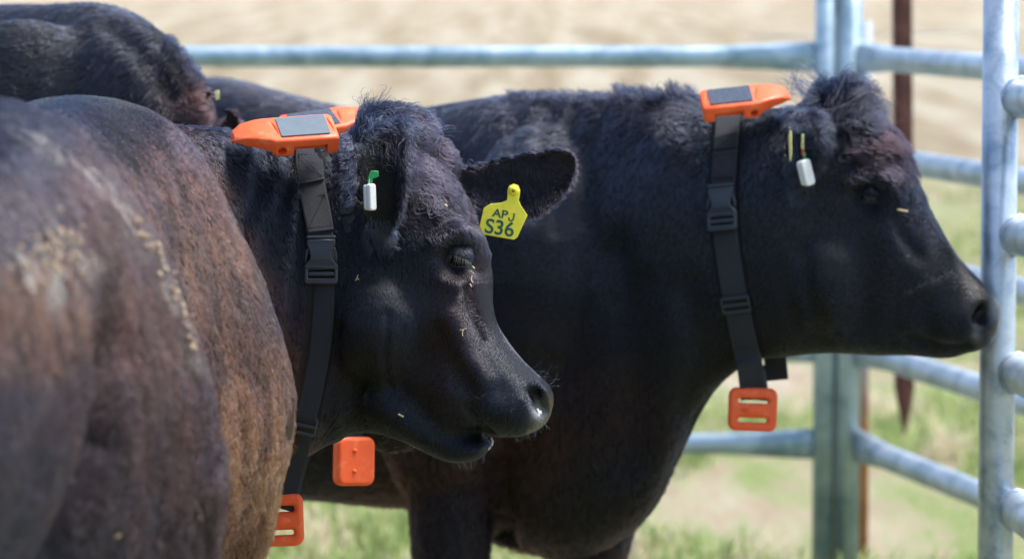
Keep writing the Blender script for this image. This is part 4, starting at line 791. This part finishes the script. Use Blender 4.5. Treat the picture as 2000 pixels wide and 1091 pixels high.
def housing(M, parent, mirror):
    key = mirror
    if key not in _house:
        mx = 1
        st = [(-106, 4, 22, -24, -29), (-102, -2, 28, -14, -28), (-90, -10, 33, -6, -26), (-70, -20, 35, -1.5, -23), (-54, -28, 36, 0, -24), (-46, -32, 36.5, 0, -31), (-20, -33, 37, 0, -32), (20, -33, 37, 0, -32), (44, -33, 36.5, 0, -32), (49, -30, 34, -2.5, -30), (50.5, -24, 28, -6, -24)]
        R = []
        for x, y0, y1, zt, zb in st:
            a = np.linspace(0, 2 * math.pi, 48, endpoint=False) + .01; c, s = np.cos(a), np.sin(a); e = 2 / 7
            yy = (y0 + y1) / 2 + (y1 - y0) / 2 * np.sign(c) * np.abs(c) ** e; zz = (zt + zb) / 2 + (zt - zb) / 2 * np.sign(s) * np.abs(s) ** e
            zz = zz + np.where(zz < (zt + zb) / 2, 9 * np.exp(-((yy - 4) / 16) ** 2), 0)
            R.append(np.stack([np.full(48, x * mx), yy, zz], 1) * .001)
        b = MB(); b.rings(np.array(R)); me = b.mesh('t')
        bm = bmesh.new(); bm.from_mesh(me); bmesh.ops.recalc_face_normals(bm, faces=bm.faces); bm.to_mesh(me); bm.free(); o = link('t', me)
        cut = []
        def cutter(mb):
            q = mb.mesh('c', False); bm = bmesh.new(); bm.from_mesh(q); bmesh.ops.recalc_face_normals(bm, faces=bm.faces); bm.to_mesh(q); bm.free(); c = link('c', q); cut.append(c); m = o.modifiers.new('b', 'BOOLEAN'); m.operation = 'DIFFERENCE'; m.solver = 'EXACT'; m.object = c
        I = np.eye(3) * .001
        b = MB(); b.box(np.array([6 * mx, -38, -31]) * .001, I[0] * 25.5, I[1] * 24, I[2] * 18); cutter(b)
        b = MB(); b.tube(np.array([[-37 * mx, -60, -20], [-37 * mx, -18, -20]]) * .001, .0068, 24); cutter(b)
        for xx, sgn in ((-43, 1), (42, 1)):
            b = MB(); q = []
            for t in np.linspace(-1, 1, 9): q.append([(xx - 3 * t) * mx * .001, (2 + 20 * t) * .001, .0005])
            b.tube(q, [.0006 + .0024 * (1 - t * t) for t in np.linspace(-1, 1, 9)], 12); cutter(b)
        m = o.modifiers.new('bv', 'BEVEL'); m.width = .0011; m.segments = 2; m.limit_method = 'ANGLE'; m.angle_limit = math.radians(50)
        hm = baked(o); hm.name = 'housing'; [bpy.data.objects.remove(c) for c in cut]
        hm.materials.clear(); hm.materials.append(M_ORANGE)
        bm = bmesh.new(); bm.from_mesh(hm); [setattr(f, 'smooth', True) for f in bm.faces]
        if mirror:
            for v in bm.verts: v.co.x = -v.co.x
            bmesh.ops.reverse_faces(bm, faces=bm.faces)
        for e in bm.edges: e.smooth = e.calc_face_angle(0) < .6 if len(e.link_faces) == 2 else False
        bm.to_mesh(hm); bm.free(); _house[key] = hm
    h = bpy.data.objects.new('housing', _house[key]); COL.objects.link(h); h.parent = parent; h.matrix_parent_inverse = Matrix.Translation(-parent.location); h.matrix_basis = M
    p = plate('solar_panel', [rrect(0, 0, .075, .052, .003)], M @ Matrix.Translation((0.0, .002, .0005)), .003, .0006, M_PANEL if mirror else M_PANEL_SKYREFL, h); p.matrix_parent_inverse = Matrix.Identity(4); p.matrix_basis = Matrix.Translation((0.0, .002, .0005))
    return h
def dev_frame(x, y, d, tilt, yaw, roll):
    t = math.radians(tilt); X = RV.copy(); Z = math.cos(t) * UV - math.sin(t) * FV; Y = math.cos(t) * FV + math.sin(t) * UV
    a = math.radians(yaw); X, Y = math.cos(a) * X + math.sin(a) * Y, -math.sin(a) * X + math.cos(a) * Y
    r = math.radians(roll); Rm = Matrix.Rotation(-r, 3, Vector(FV)); X, Y, Z = [np.array(Rm @ Vector(q)) for q in (X, Y, Z)]; p = P(x, y, d)
    return Matrix([[X[0], Y[0], Z[0], p[0]], [X[1], Y[1], Z[1], p[1]], [X[2], Y[2], Z[2], p[2]], [0, 0, 0, 1]])
def weight(parent, x, y, d, w, h, yaw=0, solid=False, roll=0):
    a = math.radians(yaw); N = -FV * math.cos(a) + RV * math.sin(a); U = math.cos(a) * RV + math.sin(a) * FV; U = U * math.cos(math.radians(roll)) - UV * math.sin(math.radians(roll)); M = frame(P(x, y, d), U, N)
    loops = [rrect(0, 0, w, h, .014)]
    if not solid: loops += [rrect(0, h * .20, w * .62, h * .11, .0035), rrect(0, -h * .24, w * .58, h * .10, .0035)]
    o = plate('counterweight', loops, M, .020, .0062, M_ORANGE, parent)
    b = MB()
    if solid:
        for yy in (h * .22, -h * .20):
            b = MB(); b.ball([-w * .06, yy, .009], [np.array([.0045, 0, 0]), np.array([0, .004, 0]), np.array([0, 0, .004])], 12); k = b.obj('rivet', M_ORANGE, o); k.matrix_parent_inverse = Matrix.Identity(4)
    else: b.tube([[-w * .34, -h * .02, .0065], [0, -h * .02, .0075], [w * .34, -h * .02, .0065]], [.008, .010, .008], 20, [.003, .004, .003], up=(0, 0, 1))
    if not solid: k = b.obj('raised_bar', M_ORANGE, o); k.matrix_parent_inverse = Matrix.Identity(4)
    return o, M
def strap_bits(o, parent, C, N, w, spans):        # doubled webbing with crossed stitching, spans in index of C
    for i0, i1 in spans:
        rb, S = ribbon('strap_overlap', C[i0:i1 + 1] + N[i0:i1 + 1] * .0026, N[i0:i1 + 1], w * 1.01, .0022, M_WEB, parent); b = MB(); T = [rb]
        a0, a1 = C[i0] + N[i0] * .0054, C[i1] + N[i1] * .0054; s0, s1 = S[0] * w * .42, S[-1] * w * .42; up = (a0 - a1); a0 = a0 - up * .12; a1 = a1 + up * .10
        for p, q in ((a0 - s0, a1 + s1), (a0 + s0, a1 - s1), (a0 - s0, a0 + s0), (a1 - s1, a1 + s1), (a0 - s0, a1 - s1), (a0 + s0, a1 + s1)):
            n = int(np.linalg.norm(q - p) / .0032)
            for k in range(n):
                if k % 1 == 0: u, v = p + (q - p) * k / n, p + (q - p) * (k + .62) / n; b.tube([u, (u + v) / 2 + N[i0] * .0004, v], .00045, 5)
        b.obj('stitching', M_STITCH, rb)
def buckle(parent, C, N, S, i, s):                # side-release buckle, s = metres per unit of a 65 x 93 drawing
    T = unit(C[i - 2] - C[i + 2]); org = C[i] + N[i] * .006; U = -S[i] if (S[i] @ RV) < 0 else S[i]; M = frame(org, U, N[i]); sc = lambda L: [(a * s, b_ * s) for a, b_ in L]
    fr = plate('buckle', [sc(rrect(0, -26, 66, 42, 7)), sc(rrect(0, -27, 50, 16, 2))], M, .009, .002, M_BLACKPL, parent)
    L = [(-27, 40), (27, 40), (28, 30), (24, 20), (21, 10), (22, 2), (28, -5), (32, -10), (32, -17), (-32, -17), (-32, -10), (-28, -5), (-22, 2), (-21, 10), (-24, 20), (-28, 30)]
    c = plate('clip', [sc(L)], M @ Matrix.Translation((0, 0, .003)), .008, .0018, M_BLACKPL, fr, bend=3); c.matrix_parent_inverse = Matrix.Identity(4); c.matrix_basis = Matrix.Translation((0, 0, .003))
    for sg in (-1, 1):
        q = plate('prong', [sc([(sg * 24, 26), (sg * 29, 20), (sg * 31.5, 8), (sg * 31.5, -4), (sg * 29, -4), (sg * 27.5, 6), (sg * 24, 18)][::sg])], M, .006, .0008, M_BLACKPL, fr); q.matrix_parent_inverse = Matrix.Identity(4); q.matrix_basis = Matrix.Translation((0, 0, .0))
    t = plate('crossbar', [sc(rrect(0, 44, 58, 7, 3))], M, .008, .002, M_BLACKPL, fr); t.matrix_parent_inverse = Matrix.Identity(4); t.matrix_basis = Matrix.Translation((0, 0, .001))
    t = plate('crossbar', [sc(rrect(0, -27, 52, 9, 3))], M, .006, .002, M_BLACKPL, fr); t.matrix_parent_inverse = Matrix.Identity(4); t.matrix_basis = Matrix.Translation((0, 0, .001))
def slide(parent, C, N, S, i, w):
    U = -S[i] if (S[i] @ RV) < 0 else S[i]; M = frame(C[i] + N[i] * .004, U, N[i])
    fr = plate('slide_buckle', [rrect(0, 0, w * 1.16, .030, .004), rrect(0, .0062, w * .98, .006, .001), rrect(0, -.0062, w * .98, .006, .001)], M, .006, .0014, M_BLACKPL, parent)
def idx(C, y): return int(np.argmin(np.abs(px_of(C)[1] - y)))
def collar(o, label, near, far, hang, wpos_, wsize, dev, mirror, w, buckle_y, slide_y, overlaps, wyaw=0, off=.006, wroll=0):
    root = empty('collar', P(near[3][0], near[3][1], px_of(np.array(cv_hit(o, near[3])))[2])); tag(root, label, 'tracking collar', 'tracking collars with solar panel on the cattle')
    C, N = path_on(o, near, off)
    top = P(near[0][0], near[0][1], dev[2] - .022)
    H = np.array([P(*h) for h in hang]); 
    allC = catmull(np.vstack([C[::3], H]), 4); Nn = np.vstack([N[::3], np.tile(-FV * .9 + RV * .1, (len(H), 1))]); allN = unit(catmull(Nn, 4))
    strap, S = ribbon('strap', allC, allN, w, .0022, M_WEB, root)
    Cf, Nf = path_on(o, far, off, True)
    Hf = np.array([P(h[0] + 4, h[1], h[2] + .03 + .10 * (1 - i / max(1, len(hang) - 1))) for i, h in enumerate(hang)])
    fc = np.vstack([Cf[::3], Hf]); fn = np.vstack([Nf[::3], np.tile(FV, (len(Hf), 1))]); ribbon('strap', catmull(fc, 4), unit(catmull(fn, 4)), w, .0022, M_WEB, root)
    if overlaps: strap_bits(o, root, allC, allN, w, [(idx(allC, a), idx(allC, b_)) for a, b_ in overlaps])
    if buckle_y: buckle(root, allC, allN, S, idx(allC, buckle_y), w / 52.0 * .98)
    if slide_y: slide(root, allC, allN, S, idx(allC, slide_y), w)
    housing(dev_frame(*dev), root, mirror)
    weight(root, *wpos_, *wsize, yaw=wyaw, roll=wroll, solid=(label.startswith('collar mostly'))); return root
def cv_hit(o, q):
    h, _ = ray(o, q[0], q[1]); return h
colA = collar(cowA, 'collar with black buckled strap and orange solar housing on the nearest cow\'s neck',
 [(594, 268), (598, 292), (606, 330), (613, 380), (622, 440), (631, 500), (631, 550), (629, 610), (620, 690), (603, 770), (592, 815)], [(600, 292), (620, 400), (630, 520), (628, 640), (605, 780)],
 [(585, 848, 5.80), (574, 890, 5.82), (562, 935, 5.83), (552, 975, 5.835), (547, 992, 5.835)], (546, 1014, 5.84), (.073, .081), (592, 248, 5.74, 34, 17, -5), False, .041, 510, 828, [(300, 360), (376, 452)], wroll=-2)
colB = collar(cowB, 'collar with orange solar housing and hanging counterweight on the cow standing in profile',
 [(1424, 212), (1423, 240), (1422, 280), (1418, 330), (1414, 380), (1416, 430), (1424, 500), (1437, 580), (1450, 640), (1458, 680)], [(1424, 232), (1420, 400), (1440, 560), (1468, 690)],
 [(1464, 712, 6.67), (1468, 740, 6.68), (1471, 765, 6.69), (1472, 780, 6.69)], (1470, 799, 6.69), (.085, .076), (1426, 188, 6.62, 32, 2, 5), True, .046, 403, 595, [(262, 292), (300, 350)], wroll=2)
tl, _ = ribbon('strap_tail', np.array([P(1512 + 6 * t, 680 + 62 * t, 6.80) for t in np.linspace(0, 1, 6)]), np.tile(-FV, (6, 1)), .040, .0024, M_WEB, colB)
colC = collar(cowC, 'collar mostly hidden between the cattle, its counterweight hanging under the dark jaws',
 [(640, 262), (645, 330), (652, 420), (660, 520), (665, 620), (672, 720), (680, 820)], [(640, 262), (655, 450), (670, 650), (680, 820)],
 [(686, 858, 6.24), (690, 872, 6.24)], (691, 900, 6.22), (.072, .079), (613, 234, 6.2, 30, 24, -3), True, .041, None, None, [], wyaw=34, wroll=1)

def small_plate(name, poly, d, thick, bev, mat, parent, N=-FV):
    cx = sum(p[0] for p in poly) / len(poly); cy = sum(p[1] for p in poly) / len(poly); s = d / FPX; M = frame(P(cx, cy, d), RV, N)
    return plate(name, [[((p[0] - cx) * s, -(p[1] - cy) * s) for p in poly]], M, thick, bev, mat, parent), M, (cx, cy, s)
def text(body, x, y, d, hpx, roll, mat, parent, bold=.0, sx=1.0):
    cu = bpy.data.curves.new('t', 'FONT'); cu.body = body; cu.size = 1; cu.align_x = 'CENTER'; cu.align_y = 'CENTER'; cu.offset = bold; cu.extrude = .02; o = bpy.data.objects.new('t', cu); COL.objects.link(o); me = baked(o); me.name = 'lettering'; me.materials.clear()
    s = hpx / .70 * d / FPX; r = math.radians(roll); U = math.cos(r) * RV - math.sin(r) * UV; M = frame(P(x, y, d), U, -FV) @ Matrix.Diagonal((s * sx, s, .012, 1)); o = link('lettering', me, mat, parent); o.matrix_basis = M; return o
h, _ = ray(cowA, 985, 410); dt = 5.885
yt = empty('ear_tag', P(1003, 370, dt)); tag(yt, 'large yellow ear tag reading APJ S36 in the outstretched ear', 'ear tag')
pl, _, _ = small_plate('tag_plate', [(991, 372), (994, 363), (1003, 359), (1012, 362), (1016, 371), (1015, 382), (1013, 391), (1018, 402), (1030, 420), (1011, 463), (1004, 468), (939, 457), (934, 450), (945, 406), (958, 398), (978, 396), (990, 391), (991, 382)], dt, .003, .0008, M_YELLOW, yt)
text('AP', 977, 418, dt - .002, 15.5, 10, M_INK, pl, .02, 1.15); text('S36', 976, 446, dt - .002, 28, 9, M_INK, pl, .016, 1.0)
b = MB(); b.tube(catmull([P(999.5 + a + .17 * -c * -1 * -1, 423.5 + c + .17 * a, dt - .0022) for a, c in ((4, -8), (4, 2), (2.6, 6.2), (-1, 7.6), (-4.2, 5.4), (-4.8, 2))], 4), .00112, 8, .00034, up=(0, 1, 0)); b.obj('lettering', M_INK, pl)
b = MB(); b.tube([P(1003, 372, dt + .03), P(1003, 372, dt - .004), P(1003, 372, dt - .007)], [.005, .008, .005], 16); b.obj('stud', M_YELLOW, yt)
M_YS = simple('stud hole', (.30, .22, .02), .5); b = MB(); b.tube([P(1003, 372, dt - .006), P(1003, 372, dt - .0078)], [.003, .003], 12); b.obj('stud_tip', M_YS, yt)
# electronic tag in the near ear
def etag(label, x, y, d, w, h, roll, stem, yaw=30):
    r = empty('ear_tag', P(x, y, d)); tag(r, label, 'ear tag'); a = math.radians(yaw); N = -FV * math.cos(a) + RV * math.sin(a); q = math.radians(roll); M = frame(P(x, y, d), math.cos(q) * RV - math.sin(q) * UV, N); s = d / FPX
    o = plate('tag_case', [rrect(0, 0, w * s, h * s, w * s * .3)], M, .010, .0022, M_WHITEPL, r); o2 = plate('case_half', [rrect(0, 0, w * s * .96, h * s * .96, w * s * .28)], M, .006, .0018, M_WHITEPL, o); o2.matrix_parent_inverse = Matrix.Identity(4); o2.matrix_basis = Matrix.Translation((0, 0, -.0085))
    for poly, mat in stem: small_plate('tag_stem', poly, d + .004, .006, .0012, mat, r)
    return r
etag('small white capsule tag with green stem hanging inside the nearest cow\'s ear', 725, 385, 5.60, 17, 52, -2, [([(716, 372), (719, 345), (725, 333), (739, 334), (740, 345), (728, 349), (727, 372)], M_GREENPL), ([(717, 365), (720, 347), (724, 347), (724, 365)], M_WHITEPL)], 40)
M_PALE = simple('pale yellow plastic', (.62, .58, .22), .5, var=.2, scale=150)
M_RED = simple('red plastic', (.45, .06, .02), .4)
etag('white box-shaped tag on coloured stem in the profile cow\'s near ear', 1576, 337, 6.56, 24, 52, -14, [([(1568, 310), (1570, 298), (1574, 298), (1574, 312)], M_GREENPL), ([(1564, 290), (1566, 262), (1570, 262), (1571, 292)], M_PALE), ([(1565, 304), (1566, 291), (1571, 291), (1571, 304)], M_RED)], 35)
t2 = empty('ear_tag', P(1544, 286, 6.55)); tag(t2, 'narrow yellow tag edge showing at the back of the profile cow\'s ear', 'ear tag'); small_plate('tag_plate', [(1540, 264), (1543, 254), (1546, 258), (1547, 300), (1545, 316), (1542, 312)], 6.55, .003, .0008, M_PALE, t2, N=-FV * .8 - RV * .3)
t3 = empty('ear_tag', P(425, 187, 6.6)); tag(t3, 'tiny pale yellow tag beside the neck crest of the cow with lowered head', 'ear tag'); small_plate('tag_plate', [(419, 178), (428, 176), (429, 194), (421, 196)], 6.62, .004, .001, M_PALE, t3)
# straw and seed bits caught in the coats
M_STRAW = simple('straw', (.62, .50, .28), .7, var=.2, scale=200)
def bit(o, label, x, y, segs, r=.0010, off=.008, mat=None, name='straw'):
    h, n = ray(o, x, y)
    if h is None: return
    b = MB(); d = px_of(h)[2] - off
    for s in segs: b.tube(catmull([P(x + a, y + c, d - .002 * k) for k, (a, c) in enumerate(s)], 3), r, 6)
    o_ = b.obj(name, mat or M_STRAW); tag(o_, label, 'straw' if name == 'straw' else name.replace('_', ' '))
bit(cowA, 'small branched seed head stuck on the nearest cow\'s cheek', 905, 646, [[(-7, -2), (-1, -3), (6, -5)], [(0, -3), (-2, 4), (-1, 10)]], .0007)
bit(cowA, 'cluster of straw crumbs in the corner of the nearest cow\'s eye', 922, 540, [[(-3, -12), (3, -6)], [(0, -2), (-2, 6), (2, 12)], [(1, -20), (5, -16)], [(-4, 14), (-1, 20)]], .0009)
bit(cowA, 'short pale stalk on the jaw of the nearest cow', 783, 811, [[(-5, -3), (0, 0), (5, 2)]], .0014)
bit(cowA, 'pale chaff fleck on the nearest cow\'s cheek near the buckle', 697, 543, [[(-3, 5), (0, 0), (2, -6)], [(0, 0), (4, 3)]], .0007)
bit(cowA, 'straw bit on the nearest cow\'s shaggy flank, low down', 425, 957, [[(-8, -4), (0, 0), (7, 3)]], .0014, .014); bit(cowA, 'straw bit caught at the bottom of the hind thigh', 226, 1048, [[(-9, 2), (0, 0), (8, -4)]], .0013, .014)
bit(cowA, 'white speck in the forelock of the nearest cow', 872, 402, [[(-3, -2), (1, 1)]], .0018, .014)
bit(cowB, 'short straw lying across the face beside the profile cow\'s eye', 1763, 411, [[(-10, -2), (0, 0), (10, 2)]], .0019, .012)
bit(cowA, 'froth at the lips of the nearest cow', 955, 868, [[(4, -14), (7, -6), (5, 2)], [(3, 4), (-2, 9)]], .0018, .002, M_FROTH, 'saliva'); bit(cowA, 'froth under the nostril of the nearest cow', 1051, 806, [[(-2, -8), (1, 0), (0, 9)], [(4, -4), (4, 3)]], .0022, .002, M_FROTH, 'saliva')
# dried mud lumps in the coat of the hindquarter
if FUR > 0 or 1:
    b = MB(); r2 = np.random.default_rng(4); k = 0
    ridge = [(0, 235), (60, 262), (180, 335), (250, 430), (310, 530), (345, 610), (375, 700)]
    for i in range(120):
        if i < 62: x, y = r2.normal(98, 34), r2.normal(500, 28)
        else: j = r2.integers(3, 6); t = r2.random(); x = ridge[j][0] * (1 - t) + ridge[j + 1][0] * t + r2.normal(0, 7); y = ridge[j][1] * (1 - t) + ridge[j + 1][1] * t + r2.normal(0, 7)
        h, n = ray(cowA, x, y)
        if h is None: continue
        s = r2.uniform(.0012, .0036); q = unit(r2.normal(size=3)); u = unit(np.cross(q, n)); b.ball(h + n * r2.uniform(.004, .011), [n * s * .8, u * s * 1.3, np.cross(n, u) * s * r2.uniform(.8, 1.8)], 6)
    tag(b.obj('dried_mud', M_MUD, cowA.root), kind='stuff')
